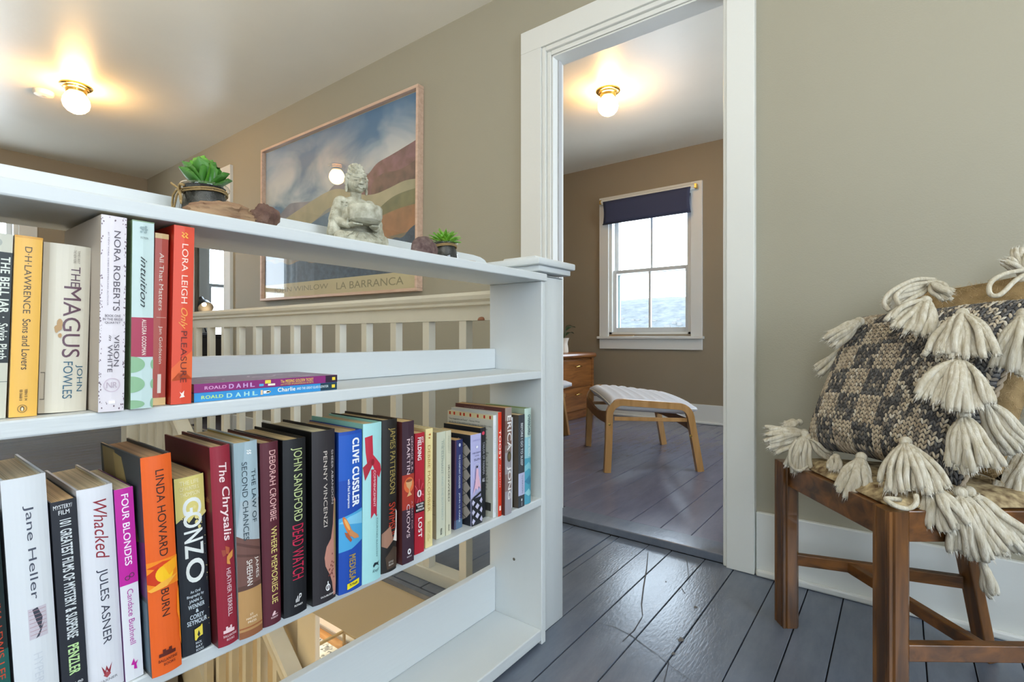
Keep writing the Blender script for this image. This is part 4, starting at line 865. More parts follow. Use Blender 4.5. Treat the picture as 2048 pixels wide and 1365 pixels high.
def skym():
    m = mat('poster_sky', (.3, .4, .5), .5); nt = m.node_tree; n = nt.nodes; l = nt.links; b = n['Principled BSDF']
    t = n.new('ShaderNodeTexCoord'); mp = n.new('ShaderNodeMapping'); mp.inputs['Scale'].default_value = (1.0, 1, 1.7); mp.inputs['Rotation'].default_value = (0, .35, 0); l.new(t.outputs['Object'], mp.inputs[0])
    no = n.new('ShaderNodeTexNoise'); no.inputs['Scale'].default_value = 2.1; no.inputs['Detail'].default_value = 5; no.inputs['Distortion'].default_value = .5; l.new(mp.outputs[0], no.inputs[0])
    r = n.new('ShaderNodeValToRGB'); e = r.color_ramp.elements; e[0].position = .40; e[0].color = lin('#5d80a0'); e[1].position = .64; e[1].color = lin('#e0dfd8'); x = e.new(.5); x.color = lin('#a6b6c0')  # sky tones lightened, the pale reflection over the picture is in the colour
    l.new(no.outputs[0], r.inputs[0])
    g = n.new('ShaderNodeSeparateXYZ'); l.new(t.outputs['Object'], g.inputs[0])
    mr = n.new('ShaderNodeMapRange'); mr.inputs[1].default_value = .15; mr.inputs[2].default_value = .62; l.new(g.outputs['Z'], mr.inputs[0])
    mx = n.new('ShaderNodeMix'); mx.data_type = 'RGBA'; l.new(mr.outputs[0], mx.inputs[0]); l.new(r.outputs[0], mx.inputs[6]); mx.inputs[7].default_value = lin('#48749e')
    l.new(mx.outputs[2], b.inputs['Base Color']); return m
p0x, p0z, pw, ph = PX0+.02, PZ0+.02, PX1-PX0-.04, PZ1-PZ0-.04
lay = [0]
def art(nm, pts, m):
    for _ in range(2):
        o_ = []; n_ = len(pts); onb = lambda p: p[0] in (0, 1) or p[1] <= .09 or p[1] == 1
        for i, p in enumerate(pts):
            q = pts[(i+1) % n_]; pr = pts[i-1]
            if onb(p): o_.append(p)
            else: o_ += [(p[0]*.75+pr[0]*.25, p[1]*.75+pr[1]*.25), (p[0]*.75+q[0]*.25, p[1]*.75+q[1]*.25)]
        pts = o_
    lay[0] += 1; b = MB(); y = 1.872-.0003*lay[0]
    b.poly([(p0x+u*pw+2.87, y-1.884, p0z+v*ph-1.6) for u, v in pts]); return b.build(nm, m, pf, local=True)
def hill(c1, c2, sc=5):
    L_ = lambda c: '#'+''.join('%02x' % int(int(c[i:i+2], 16)*.86+255*.14) for i in (1, 3, 5))  # mixes in white to put the veil of reflection into the hill colours
    return mat('poster_'+c1[1:], L_(c1), .5, col2=L_(c2), vscale=sc*1.6, detail=9)
pbx('backing', PX0+.01, PX1-.01, 1.8725, 1.8835, PZ0+.01, PZ1-.01, m=mat('poster_margin', '#c3b690', .6), bev=0)
art('sky', [(.0, .52), (1, .52), (1, 1), (0, 1)], skym())
art('ridge', [(.0, .50), (.10, .53), (.19, .61), (.25, .605), (.36, .585), (.46, .585), (.5, .635), (.56, .66), (.66, .655), (.76, .66), (.85, .55), (.85, .4), (.0, .35)], hill('#8d8a96', '#5f6670'))
art('ridge', [(.62, .56), (.69, .62), (.74, .655), (.78, .70), (.85, .715), (.92, .735), (1, .76), (1, .45), (.6, .5)], hill('#8d6068', '#5a4038', 9))
art('ridge', [(.75, .60), (.82, .64), (.9, .62), (1, .66), (1, .5), (.75, .5)], hill('#74564a', '#4c3c34', 12))
art('field', [(0, .44), (.12, .50), (.25, .545), (.36, .585), (.48, .62), (.56, .62), (.66, .56), (.76, .525), (.86, .545), (.93, .565), (1, .555), (1, .42), (.6, .38), (0, .32)], hill('#b3a985', '#8b8a6c', 4))
art('field', [(.0, .40), (.18, .44), (.3, .42), (.4, .46), (.5, .53), (.6, .50), (.72, .47), (.84, .43), (.84, .3), (0, .25)], hill('#8e8f86', '#6e7a80', 4))
art('field', [(.76, .42), (.80, .45), (.86, .49), (.92, .505), (1, .51), (1, .36), (.74, .36)], hill('#76754c', '#5b5f42', 9))
art('lake', [(.0, .33), (.2, .38), (.40, .46), (.5, .50), (.62, .49), (.70, .45), (.74, .38), (.70, .30), (.3, .25), (0, .24)], hill('#5c7c94', '#44607a', 7))
art('field', [(.55, .28), (.70, .37), (.80, .40), (.9, .425), (1, .43), (1, .18), (.5, .18)], hill('#a8754e', '#7d5a3c', 7))
art('shore', [(.0, .26), (.3, .27), (.55, .33), (.7, .30), (.85, .28), (1, .30), (1, .08), (0, .08)], hill('#5d6a5a', '#8a6a4a', 8))
art('trees', [(.0, .26), (.05, .25), (.09, .22), (.14, .24), (.2, .20), (.3, .235), (.38, .19), (.46, .22), (.52, .19), (.58, .20), (.66, .17), (.74, .20), (.8, .255), (.84, .24), (.88, .28), (.92, .26), (.96, .31), (1, .33), (1, .08), (0, .08)], hill('#3f5468', '#26384a', 22))
art('margin', [(0, 0), (1, 0), (1, .088), (0, .088)], mat('poster_margin_paper', '#c9c09c', .6))
def ptext(t, u0, u1, v0, v1):
    bm = text_bm(t, -.012); fit(bm, p0x+u0*pw+2.87, p0x+u1*pw+2.87, p0z+v0*ph-1.6, p0z+v1*ph-1.6)
    for v in bm.verts: v.co = Vector((v.co.x, 1.8675-1.884, v.co.y))
    me = bpy.data.meshes.new('poster_lettering'); bm.to_mesh(me); bm.free(); me.materials.append(ink('#8f8a6e')); o = bpy.data.objects.new('poster_lettering', me); C.objects.link(o); o.parent = pf
ptext('JOHN WINLOW', .08, .49, .022, .064); ptext('LA BARRANCA', .545, .93, .022, .064)
pbx('glass_pane', PX0+.012, PX1-.012, 1.860, 1.8625, PZ0+.012, PZ1-.012, m=glassmat('picture_glass', (1, 1, 1), 1.0), bev=0)

# ------------------------------------------------------------ far room furniture
rb = thing('roller_blind', 'navy roller blind pulled down a little over the far room window', 'blind', (-1.9, YF-.05, 2.13))
b = MB(); b.tube([(-2.37, YF-.055, 2.145), (-1.45, YF-.055, 2.145)], .024, 24); b.build('blind_roll', M_TRIM, rb, SM)
for x in (-2.375, -1.445):
    b = MB(); b.box(x-.012, x+.012, YF-.075, YF-.022, 2.125, 2.165, bev=.003); b.build('bracket', M_BRASS, rb)
b = MB(); n_ = 24; rows = []
for j in range(7):
    z = 2.142-.225*j/6; rows.append([])
    for i in range(n_+1):
        u = i/n_; edge = .012*math.sin(PI*j/6)*(1 if u > .5 else -1)*(abs(2*u-1)**6)
        x = -2.345+.865*u-edge; y = YF-.081+.004*math.sin(u*30)*j/6+.006*math.sin(u*7+1)*j/6
        rows[-1].append(b.bm.verts.new((x, y, z)))
for r0, r1 in zip(rows, rows[1:]):
    for i in range(n_): b.bm.faces.new((r0[i], r0[i+1], r1[i+1], r1[i]))
o = b.build('blind_fabric', mat('navy_fabric', (.035, .045, .10), .75, bump=.3, bscale=300), rb, True)
so = o.modifiers.new('thick', 'SOLIDIFY'); so.thickness = .0015
b = MB(); b.tube([(-2.345, YF-.082, 1.917), (-1.48, YF-.082, 1.917)], .006, 10); b.build('hem_bar', mat('navy_hem', (.03, .04, .08), .6), rb, True)

M_OAK = wood('nightstand_oak', '#9a6231', '#6e3f1a', 'y', 5, .35, .2)
ns = thing('nightstand', 'brown oak two-drawer nightstand in the far room corner', 'nightstand', (-2.62, 4.19, .03))
nx0, nx1, ny0, ny1 = -2.85, -2.405, 3.87, 4.50
b = MB(); b.box(nx0, nx1-.02, ny0+.01, ny1-.01, .03, .60, bev=.003); b.build('carcass', M_OAK, ns)
b = MB(); pr = [(nx0, .601), (nx1+.0, .601), (nx1+.018, .612), (nx1+.022, .628), (nx1+.012, .645), (nx1-.02, .652), (nx0, .652)]
vv = b.prism(pr, ny0-.005, ny1+.01); 
for v in vv: v.co = Vector((v.co.x, v.co.z, v.co.y))
b.build('top_panel', M_OAK, ns, SM)
for z0, z1 in ((.335, .585), (.115, .325)):
    b = MB(); b.box(nx1-.0195, nx1-.002, ny0+.04, ny1-.05, z0, z1, bev=.003); d_ = b.build('drawer', M_OAK, ns)
    b = MB(); ym = (ny0+ny1)/2-.005; zm = z1-.06
    b.tube([(nx1, ym-.05, zm), (nx1+.018, ym-.045, zm), (nx1+.022, ym, zm+.004), (nx1+.018, ym+.045, zm), (nx1, ym+.05, zm)], [.004, .005, .0065, .005, .004], 8); b.build('drawer_pull', M_BRASS, d_, True)
b = MB(); b.box(nx1-.0195, nx1-.012, ny0+.04, ny1-.05, .04, .105, bev=.002); b.build('plinth', M_OAK, ns)
for y in (ny0+.018, ny1-.028): b = MB(); b.box(nx1-.0198, nx1+.002, y-.02, y+.02, .03, .6, bev=.002); b.build('stile', M_OAK, ns)
vs_ = thing('potted_plant', 'small leafy plant in a pinched white vase on the nightstand', 'plant', (-2.60, 4.235, .6525))
b = MB(); b.lathe([(0, 0), (.05, 0), (.052, .012), (.050, .05), (.044, .08), (.046, .105), (.058, .135), (.060, .14), (.054, .14), (.042, .108), (.0, .10)], (0, 0, 0), 28); b.build('vase', mat('white_ceramic', (.75, .70, .62), .35), vs_, SM, local=True)
def leaf(b, base, tip, w, up=(0, 0, 1), curl=.02, n=8, thick=0):
    base = Vector(base); tip = Vector(tip); d = tip-base; s_ = d.cross(Vector(up)).normalized(); u = s_.cross(d).normalized(); rows = []
    for i in range(n+1):
        t = i/n; ww = w*math.sin(PI*min(1, t*.92+.08))**.75*(1-.25*t); c_ = base+d*t+u*curl*math.sin(PI*t)
        rows.append([b.bm.verts.new(c_-s_*ww/2+u*ww*.12), b.bm.verts.new(c_), b.bm.verts.new(c_+s_*ww/2+u*ww*.12)])
    for r0, r1 in zip(rows, rows[1:]):
        for i in range(2): b._fin([b.bm.faces.new((r0[i], r0[i+1], r1[i+1], r1[i]))])
M_LEAFD = mat('leaf_dark', (.03, .08, .035), .35, .5)
for (dx, dy, dz), l_ in (((.02, .15, .23), 0), ((.03, .11, .13), 1), ((-.05, -.04, .2), 2), ((.05, .05, .25), 3), ((.0, -.10, .14), 4)):
    b = MB(); st0 = Vector((0, 0, .10)); mid = Vector((dx*.35, dy*.35, .10+dz*.5))
    b.tube([st0, st0.lerp(mid, .6)+Vector((0, 0, .02)), mid], .0025, 6); leaf(b, mid, (dx*1.3, dy*1.3, .10+dz*.62), .062, curl=.02); b.build('leaf', M_LEAFD, vs_, True, local=True)

M_BIRCH = wood('bentwood_birch', '#b98c58', '#a0743f', 'z', 4, .35, .2)
M_LINEN = mat('linen_cushion', (.56, .57, .60), .8, .2, bump=.4, bscale=250)
FL, FR, BL, BR = Vector((-1.33, 2.643, .03)), Vector((-.915, 2.985, .03)), Vector((-1.762, 3.207, .03)), Vector((-1.354, 3.581, .03))
fs = thing('footstool', 'bentwood footstool with a pale striped cushion in the middle of the far room', 'footstool', (-1.34, 3.1, .03))
def arch(p, q, h0, h1, lbl='bent_frame'):
    """legs at p and q joined by a rounded top rail"""
    d = (q-p); L = d.length; d.normalize(); up = Vector((0, 0, 1)); pts = []
    a = p+d*.02; r = .075
    pts += [p+d*.0, p+up*(h0-r)*.5+d*.008, p+up*(h0-r)+d*.012]
    for k in range(1, 7): an = PI/2*k/6; pts.append(p+d*(.012+r*(1-math.cos(an)))+up*(h0-r+r*math.sin(an)))
    e = q-d*.115
    for k in range(0, 7): an = PI/2*k/6*.86; pts.append(e+d*(r*math.sin(an)-r*.2)+up*(h1-r+r*math.cos(an)))
    pts.append(q-d*.03+up*(h1*.45)); pts.append(q+d*.0)
    w_ = .018; t_ = .026; b = MB(); b.sweep(pts, [(-t_, -w_/1.2), (t_, -w_/1.2), (t_, w_/1.2), (-t_, w_/1.2)], up=d.cross(up).cross(Vector((1e-6, 0, 0)))+d.cross(up)) if False else None
    side = d.cross(up).normalized(); rings = []
    for i, p_ in enumerate(pts):
        t = (pts[min(i+1, len(pts)-1)]-pts[max(i-1, 0)]).normalized(); nrm = side.cross(t).normalized()
        k = .85+.35*math.sin(PI*min(1, i/4)) if i < 4 else 1.1
        rings.append([b.bm.verts.new(p_+side*sa*.017+nrm*na*.019) for sa, na in ((-1, -1), (1, -1), (1, 1), (-1, 1))])
    for r0, r1 in zip(rings, rings[1:]):
        for i in range(4): b.bm.faces.new((r0[i], r0[(i+1) % 4], r1[(i+1) % 4], r1[i]))
    b.bm.faces.new(rings[0][::-1]); b.bm.faces.new(rings[-1]); bmesh.ops.bevel(b.bm, geom=[e_ for e_ in b.bm.edges if len(e_.link_faces) == 2 and e_.calc_face_angle(0) > .9], offset=.003, segments=1, affect='EDGES')
    return b.build(lbl, M_BIRCH, fs, SM)
arch(FL, FR, .40, .375); arch(BL, BR, .415, .375)
def prj(p, z): return Vector((p.x, p.y, z))
for a, b_, z in ((FL, BL, .315), (FR-Vector((.03, .02, 0)), BR-Vector((.03, .02, 0)), .26)):
    b = MB(); rings = []; n_ = 12; d = (b_-a); dn = d.normalized(); sd = dn.cross(Vector((0, 0, 1)))
    for i in range(n_+1):
        t = i/n_; p_ = a+d*t; sag = .025*math.sin(PI*t); hh = .035-.010*math.sin(PI*t)
        zc = z+.03-sag if z > .3 else z+.03+.0*t
        rings.append([b.bm.verts.new(Vector((p_.x, p_.y, zc))+sd*s1*.008+Vector((0, 0, s2*hh))) for s1, s2 in ((-1, -1), (1, -1), (1, 1), (-1, 1))])
    for r0, r1 in zip(rings, rings[1:]):
        for i in range(4): b.bm.faces.new((r0[i], r0[(i+1) % 4], r1[(i+1) % 4], r1[i]))
    b.bm.faces.new(rings[0][::-1]); b.bm.faces.new(rings[-1]); b.build('cross_rail', wood('birch_rail', '#7a5433', '#5f3f24', 'x', 4), fs, SM)
b = MB(); b.beam(prj(FL, .335)+Vector((.03, .03, 0)), prj(FR-(FR-FL).normalized()*.075, .325), .012, .022, .002); b.build('seat_slat', M_BIRCH, fs)
b = MB(); b.beam(prj(BL, .335), prj(BR-(BR-BL).normalized()*.075, .325), .012, .022, .002); b.build('seat_slat', M_BIRCH, fs)
for k, (p_, zz) in enumerate(((FL, .305), (FR-(FR-FL).normalized()*.068, .235))):
    d = (FR-FL).normalized(); nn = d.cross(Vector((0, 0, 1))); c_ = prj(p_, .03+zz-.03)+nn*.0145+d*.01
    b = MB(); M_ = nn.to_track_quat('Z', 'Y').to_matrix().to_4x4(); M_.translation = c_; b.lathe([(0, 0), (.009, 0), (.009, .002), (.006, .003), (0, .003)], (0, 0, 0), 16, M_); b.build('bolt_cap', M_BRASS, fs, SM)
# cushion: quilted pad spanning the two frames
b = MB(); nu, nv = 60, 24; top = []; bot = []
def cpos(u, v, s_):
    e = -.012+1.024*u
    pa = FL.lerp(FR, .03+.93*v); pb = BL.lerp(BR, .03+.93*v); p_ = pa.lerp(pb, e)
    zb = (.415+.015*u)*(1-v)+(.385)*v+.03-.024+.010*math.sin(PI*u)
    edge = (1-(2*u-1)**8)*(1-(2*v-1)**8)
    groove = .010*abs(math.sin(PI*8*v))**.4
    lift = .012*math.exp(-((u-.95)/.12)**2)*math.sin(PI*v*1.3+.3)
    return Vector((p_.x, p_.y, zb+(.006+.018*edge**.5+groove*edge+lift if s_ > 0 else -.014-.036*edge**.5)))
for i in range(nu+1):
    top.append([b.bm.verts.new(cpos(i/nu, j/nv, 1)) for j in range(nv+1)]); bot.append([b.bm.verts.new(cpos(i/nu, j/nv, -1)) for j in range(nv+1)])
for i in range(nu):
    for j in range(nv):
        b.bm.faces.new((top[i][j], top[i+1][j], top[i+1][j+1], top[i][j+1])); b.bm.faces.new((bot[i][j], bot[i][j+1], bot[i+1][j+1], bot[i+1][j]))
for i in range(nu): b.bm.faces.new((top[i][0], bot[i][0], bot[i+1][0], top[i+1][0])); b.bm.faces.new((top[i][nv], top[i+1][nv], bot[i+1][nv], bot[i][nv]))
for j in range(nv): b.bm.faces.new((top[0][j], top[0][j+1], bot[0][j+1], bot[0][j])); b.bm.faces.new((top[nu][j], bot[nu][j], bot[nu][j+1], top[nu][j+1]))
cu_ = b.build('cushion', M_LINEN, fs, True)
b = MB(); edge_ = [cpos(0, j/10, 1)*.5+cpos(0, j/10, -1)*.5 for j in range(11)]+[cpos(i/14, 1, 1)*.5+cpos(i/14, 1, -1)*.5 for i in range(1, 15)]
b.tube(edge_, .005, 8); edge2 = [cpos(i/14, 0, 1)*.5+cpos(i/14, 0, -1)*.5 for i in range(15)]; b.tube(edge2, .005, 8); b.build('piping', mat('linen_piping', (.62, .60, .56), .8), cu_, True)
# armchair: only its front corner shows past the door casing
ac = thing('armchair', 'pale cushioned bentwood armchair, only its corner showing beyond the newel post', 'armchair', (-2.35, 3.25, .03))
b = MB(); nu = 16
def apos(u, v, s_):
    x = -2.72+.70*u; y = 2.98+.44*v; e = ((1-(2*u-1)**6)*(1-(2*v-1)**6))**.5
    return Vector((x, y, .415+.02*u+(.012+.035*e if s_ > 0 else -.012-.028*e)))
T_ = [[b.bm.verts.new(apos(i/nu, j/nu, 1)) for j in range(nu+1)] for i in range(nu+1)]; B_ = [[b.bm.verts.new(apos(i/nu, j/nu, -1)) for j in range(nu+1)] for i in range(nu+1)]
for i in range(nu):
    for j in range(nu): b.bm.faces.new((T_[i][j], T_[i+1][j], T_[i+1][j+1], T_[i][j+1])); b.bm.faces.new((B_[i][j], B_[i][j+1], B_[i+1][j+1], B_[i+1][j]))
for i in range(nu):
    b.bm.faces.new((T_[i][0], B_[i][0], B_[i+1][0], T_[i+1][0])); b.bm.faces.new((T_[i][nu], T_[i+1][nu], B_[i+1][nu], B_[i][nu])); b.bm.faces.new((T_[0][i], T_[0][i+1], B_[0][i+1], B_[0][i])); b.bm.faces.new((T_[nu][i], B_[nu][i], B_[nu][i+1], T_[nu][i+1]))
b.build('seat_cushion', M_LINEN, ac, True)
b = MB(); b.box(-2.86, -2.74, 2.98, 3.42, .36, .98, bev=.03); b.build('back_cushion', M_LINEN, ac, SM)
for y in (2.955, 3.445):
    b = MB(); b.beam((-2.08, y, .03), (-2.14, y, .36), .03, .05, .004); b.build('leg', M_BIRCH, ac)
    b = MB(); b.beam((-2.80, y, .03), (-2.74, y, .50), .03, .05, .004); b.build('leg', M_BIRCH, ac)
    b = MB(); b.beam((-2.14, y, .345), (-2.76, y, .345), .03, .03, .004); b.build('side_rail', M_BIRCH, ac)
    b = MB(); b.beam((-2.80, y, .50), (-2.88, y, .98), .03, .04, .004); b.build('back_post', M_BIRCH, ac)
b = MB(); b.box(-2.12, -2.08, 2.975, 3.425, .33, .36, bev=.004); b.build('front_rail', M_BIRCH, ac)

# ------------------------------------------------------------ room behind doorway 2
dr = thing('dresser', 'black chest of drawers seen between the balusters through the far doorway', 'dresser', (-5.7, 2.42, 0))
M_BLK = mat('black_paint', (.02, .022, .025), .4)
b = MB(); b.box(-6.0, -5.5, 2.02, 2.95, .0, .80, bev=.004); b.build('carcass', M_BLK, dr)
b = MB(); b.box(-6.02, -5.48, 2.0, 2.97, .8003, .83, bev=.004); b.build('top_panel', M_BLK, dr)
for k in range(3):
    b = MB(); b.box(-5.4995, -5.485, 2.05, 2.92, .06+.245*k, .29+.245*k, bev=.003); d_ = b.build('drawer', mat('black_drawer', (.035, .036, .04), .35), dr)
    for y in (2.25, 2.7): b = MB(); b.ell((-5.475, y, .175+.245*k), (.012, .012, .012)); b.build('knob', M_BRASS, d_, True)
dl = thing('desk_lamp', 'small dark reflector lamp with a warm lit inside, above the railing', 'lamp', (-5.75, 2.30, .8305))
b = MB(); b.lathe([(0, 0), (.06, 0), (.06, .012), (.02, .02), (0, .02)], (0, 0, 0), 28); b.build('lamp_foot', mat('dark_metal', (.06, .06, .065), .35, metal=.6), dl, SM, local=True)
b = MB(); b.tube([(0, 0, .018), (-.01, -.05, .2), (0, -.03, .33)], .006, 10); b.build('lamp_arm', mat('dark_metal_arm', (.06, .06, .065), .35, metal=.6), dl, True, local=True)
b = MB(); Ms = Matrix.Translation((0, -.045, .365)) @ Vector((.78, -.08, -.58)).to_track_quat('Z', 'Y').to_matrix().to_4x4()
b.lathe([(0, -.02), (.02, -.02), (.024, .03), (.03, .045), (.055, .09), (.068, .14), (.072, .165), (.070, .165), (.066, .14), (.052, .09), (.026, .05), (0, .048)], (0, 0, 0), 28, Ms); b.build('lamp_shade', mat('lamp_shade_dark', (.17, .17, .175), .4, metal=.4), dl, SM, local=True)
b = MB(); b.ell(Ms @ Vector((0, 0, .10)), (.022, .022, .022)); b.build('bulb', mat('bulb_lit', (1, .9, .7), .3, emit=(1, .72, .38), estr=7), dl, True, local=True)
# curtain beside the end-wall window
ct = MB(); rows = []
for j in range(2):
    rows.append([ct.bm.verts.new((-6.03+.018*math.sin(i*1.1), .02+.25*i/20, (2.16, .35)[j])) for i in range(21)])
for i in range(20): ct.bm.faces.new((rows[0][i], rows[0][i+1], rows[1][i+1], rows[1][i]))
o = tag(ct.build('curtain', mat('white_voile', (.75, .76, .78), .8), None, True), 'white gathered curtain at the end wall window', 'curtain'); so = o.modifiers.new('thick', 'SOLIDIFY'); so.thickness = .002

# ------------------------------------------------------------ downstairs glimpse
w = MB(); w.box(-6.5, -6.4, 1.2, 3.72, -2.7, -.27); w.box(-1.3, -1.2, 1.24, 2.0, -2.7, -.27); w.box(-1.3, -1.2, 3.0, 3.72, -2.7, -.27); w.box(-1.3, -1.2, 2.0, 3.0, -2.7, -1.9); w.box(-6.4, -4.4, 1.135, 1.145, -2.7, -.27)  # unseen side walls added to keep sky light from flooding downstairs
struct(w.build('wall_lower', mat('lower_wall_cream', (.75, .70, .6), .5)))
rg = MB(); rg.box(-5.7, -3.4, 1.5, 3.36, -2.699, -2.685, bev=.004)
def rugm():
    m = mat('speckled_rug', (.5, .5, .5), .9); nt = m.node_tree; n = nt.nodes; l = nt.links; b = n['Principled BSDF']; t = n.new('ShaderNodeTexCoord')
    v = n.new('ShaderNodeTexVoronoi'); v.inputs['Scale'].default_value = 34; l.new(t.outputs['Object'], v.inputs[0]); r = n.new('ShaderNodeValToRGB'); l.new(v.outputs['Color'], r.inputs[0])
    r.color_ramp.elements[0].position = .25; r.color_ramp.elements[0].color = (.16, .17, .18, 1); r.color_ramp.elements[1].position = .55; r.color_ramp.elements[1].color = (.80, .78, .74, 1)
    l.new(r.outputs[0], b.inputs['Base Color']); return m
rgm = rugm()
tag(rg.build('rug', rgm), 'speckled grey and white rug downstairs under the glass table', 'rug')
tb = thing('glass_table', 'low glass table with a bronze frame, seen down the stairwell', 'table', (-4.6, 3.0, -2.7))
M_BRZ = mat('bronze_bar', (.36, .25, .12), .35, metal=.6)
b = MB(); b.box(-4.99, -4.965, 2.2, 3.435, -2.52, -2.495); b.box(-4.99, -4.0, 3.41, 3.435, -2.52, -2.495); b.box(-4.99, -4.0, 2.2, 2.225, -2.52, -2.495); b.box(-4.025, -4.0, 2.2, 3.435, -2.52, -2.495); b.build('frame', M_BRZ, tb)
for x in (-4.99, -4.025):
    for y in (2.2, 3.41): b = MB(); b.box(x, x+.025, y, y+.025, -2.685, -2.52); b.build('leg', M_BRZ, tb)
b = MB(); b.box(-4.985, -4.005, 2.205, 3.48, -2.4945, -2.487); b.build('glass_top', glassmat('table_glass', (.93, .96, .95), .5), tb)
area('stair_ceiling_light', (-2.0, .35, -1.3), (math.radians(-115), 0, 0), .6, .5, 13, (1, .86, .62))  # unseen fill lamp added to brighten the stairwell, no fixture there
area('downstairs_light', (-4.4, 2.6, -.45), (0, 0, 0), .8, .8, 38, (1, .9, .75))  # unseen fill lamp added to brighten the room below
# ------------------------------------------------------------ exterior seen through the windows
hl = MB(); nx_, ny_ = 90, 60; g = []
for j in range(ny_+1):
    row = []
    for i in range(nx_+1):
        x = -330+300*i/nx_; y = 60+420*j/ny_
        t = min(1, max(0, (y-120)/230)); ridge = 27.5+1.6*noise.noise((x*.012, 3, 0))+.8*noise.noise((x*.05, 1, 0))
        z = -18+(ridge+18)*(t*t*(3-2*t))+(2.2*noise.noise((x*.03, y*.03, 0))+.7*noise.noise((x*.2, y*.2, 5)))*t*(1-t)*3
        row.append(hl.bm.verts.new((x, y, z)))
    g.append(row)
for a, b_ in zip(g, g[1:]):
    for i in range(nx_): hl.bm.faces.new((a[i], a[i+1], b_[i+1], b_[i]))
def hillm():
    m = mat('distant_hill', (.3, .3, .3), .9, .1); nt = m.node_tree; n = nt.nodes; l = nt.links; b = n['Principled BSDF']; t = n.new('ShaderNodeTexCoord')
    no = n.new('ShaderNodeTexNoise'); no.inputs['Scale'].default_value = .16; no.inputs['Detail'].default_value = 9; no.inputs['Roughness'].default_value = .75; l.new(t.outputs['Object'], no.inputs[0])
    r = n.new('ShaderNodeValToRGB'); e = r.color_ramp.elements; l.new(no.outputs[0], r.inputs[0])
    e[0].position = .38; e[0].color = (.062, .066, .066, 1); e[1].position = .56; e[1].color = (.098, .10, .098, 1); x = e.new(.66); x.color = (.125, .123, .115, 1)  # greyed tones put the pale distance haze into the colour
    l.new(r.outputs[0], b.inputs['Base Color']); return m
struct(hl.build('hill', hillm(), None, True), 'hazy wooded hill across the water outside the window')
gm = mat('village_white', (.15, .147, .14), .8)
random.seed(11)
vl = MB()
for k in range(26):
    az = random.choice((random.gauss(.355, .02), random.gauss(.44, .03))); yy = random.uniform(215, 260); xx = -yy*az
    t = (yy-120)/230; zz = -18+(27.5+18)*(t*t*(3-2*t)); s_ = random.uniform(.4, .9)
    vl.box(xx-s_*1.5, xx+s_*1.5, yy-2, yy, zz-1, zz+s_)
o = struct(vl.build('village', gm), 'tiny pale houses on the hillside'); o['kind'] = 'stuff'; o['category'] = 'houses'

# ------------------------------------------------------------ things on the bookcase top
ZT = .9663
M_JAR = glassmat('jar_glass', (.88, .90, .90), 1.6, .02)
M_SOIL = mat('black_sand', (.018, .019, .021), .45, .5, bump=1.0, bscale=700, var=.6, vscale=700)
M_TWINE = mat('jute_twine', (.42, .29, .13), .85, .2, bump=1, bscale=900)
def jar(name, label, x, y, r, h, leaves, lcol, bow_az, seed, loop=1):
    random.seed(seed)
    o = thing(name, label, 'plant', (x, y, ZT), (0, 0, 0), 'succulents in small glass jars')
    b = MB(); b.lathe([(0, 0), (r*.92, 0), (r, .003), (r*1.0, h*.35), (r*.93, h*.62), (r*.83, h*.80), (r*.84, h*.84), (r*.98, h*.90), (r*1.0, h*.95), (r*.95, h), (r*.86, h*.97), (r*.80, h*.86), (r*.78, h*.79), (r*.87, h*.62), (r*.94, h*.35), (r*.93, .006), (0, .005)], (0, 0, 0), 40); b.build('glass_jar', M_JAR, o, True, local=True)
    b = MB(); b.lathe([(0, .0055), (r*.91, .0065), (r*.925, h*.35), (r*.85, h*.62), (r*.765, h*.79), (r*.785, h*.86), (r*.84, h*.95), (0, h*.965)], (0, 0, 0), 32); b.build('black_sand', M_SOIL, o, True, local=True)
    zt = h*.80; b = MB()
    for dz in (0, .0032): b.tube([((r*.86+.001)*math.cos(a*PI/12), (r*.86+.001)*math.sin(a*PI/12), zt+dz+.0016*math.sin(a*PI/6+seed)) for a in range(25)], .0014, 6, cap=False)
    b.build('twine', M_TWINE, o, True, local=True)
    a0 = bow_az; d = Vector((math.cos(a0), math.sin(a0), 0)); sd = Vector((-math.sin(a0), math.cos(a0), 0)); c0 = d*(r*.9+.002)+Vector((0, 0, zt)); up = Vector((0, 0, 1))
    b = MB(); b.ell(c0+d*.001, (.0035, .0035, .0035)); 
    def T(pts, rr=.0016): b.tube([c0+d*p[0]*r+sd*p[1]*r+up*p[2]*r for p in pts], rr, 6)
    lp = [(0, 0, 0), (.1, -.15, -.25), (.12, -.35, -.6), (.1, -.62, -.85), (.08, -.85, -.75), (.1, -.80, -.45), (.14, -.5, -.15), (.08, -.2, .02), (0, 0, 0)]
    if loop: T(lp)
    T([(.0, 0, 0), (.08, .3, -.25), (.14, .55, -.55), (.16, .72, -.75)]); T([(.0, 0, 0), (.1, .2, -.15), (.16, .40, -.20), (.14, .62, -.42), (.12, .60, -.62)]); T([(0, 0, 0), (.15, -.3, .22), (.2, -.55, .35), (.15, -.75, .42)]); T([(0, 0, 0), (.12, .3, .12), (.16, .6, .10), (.1, .85, .02)], .0019)
    b.build('twine_bow', M_TWINE, o, True, local=True)
    return o, h
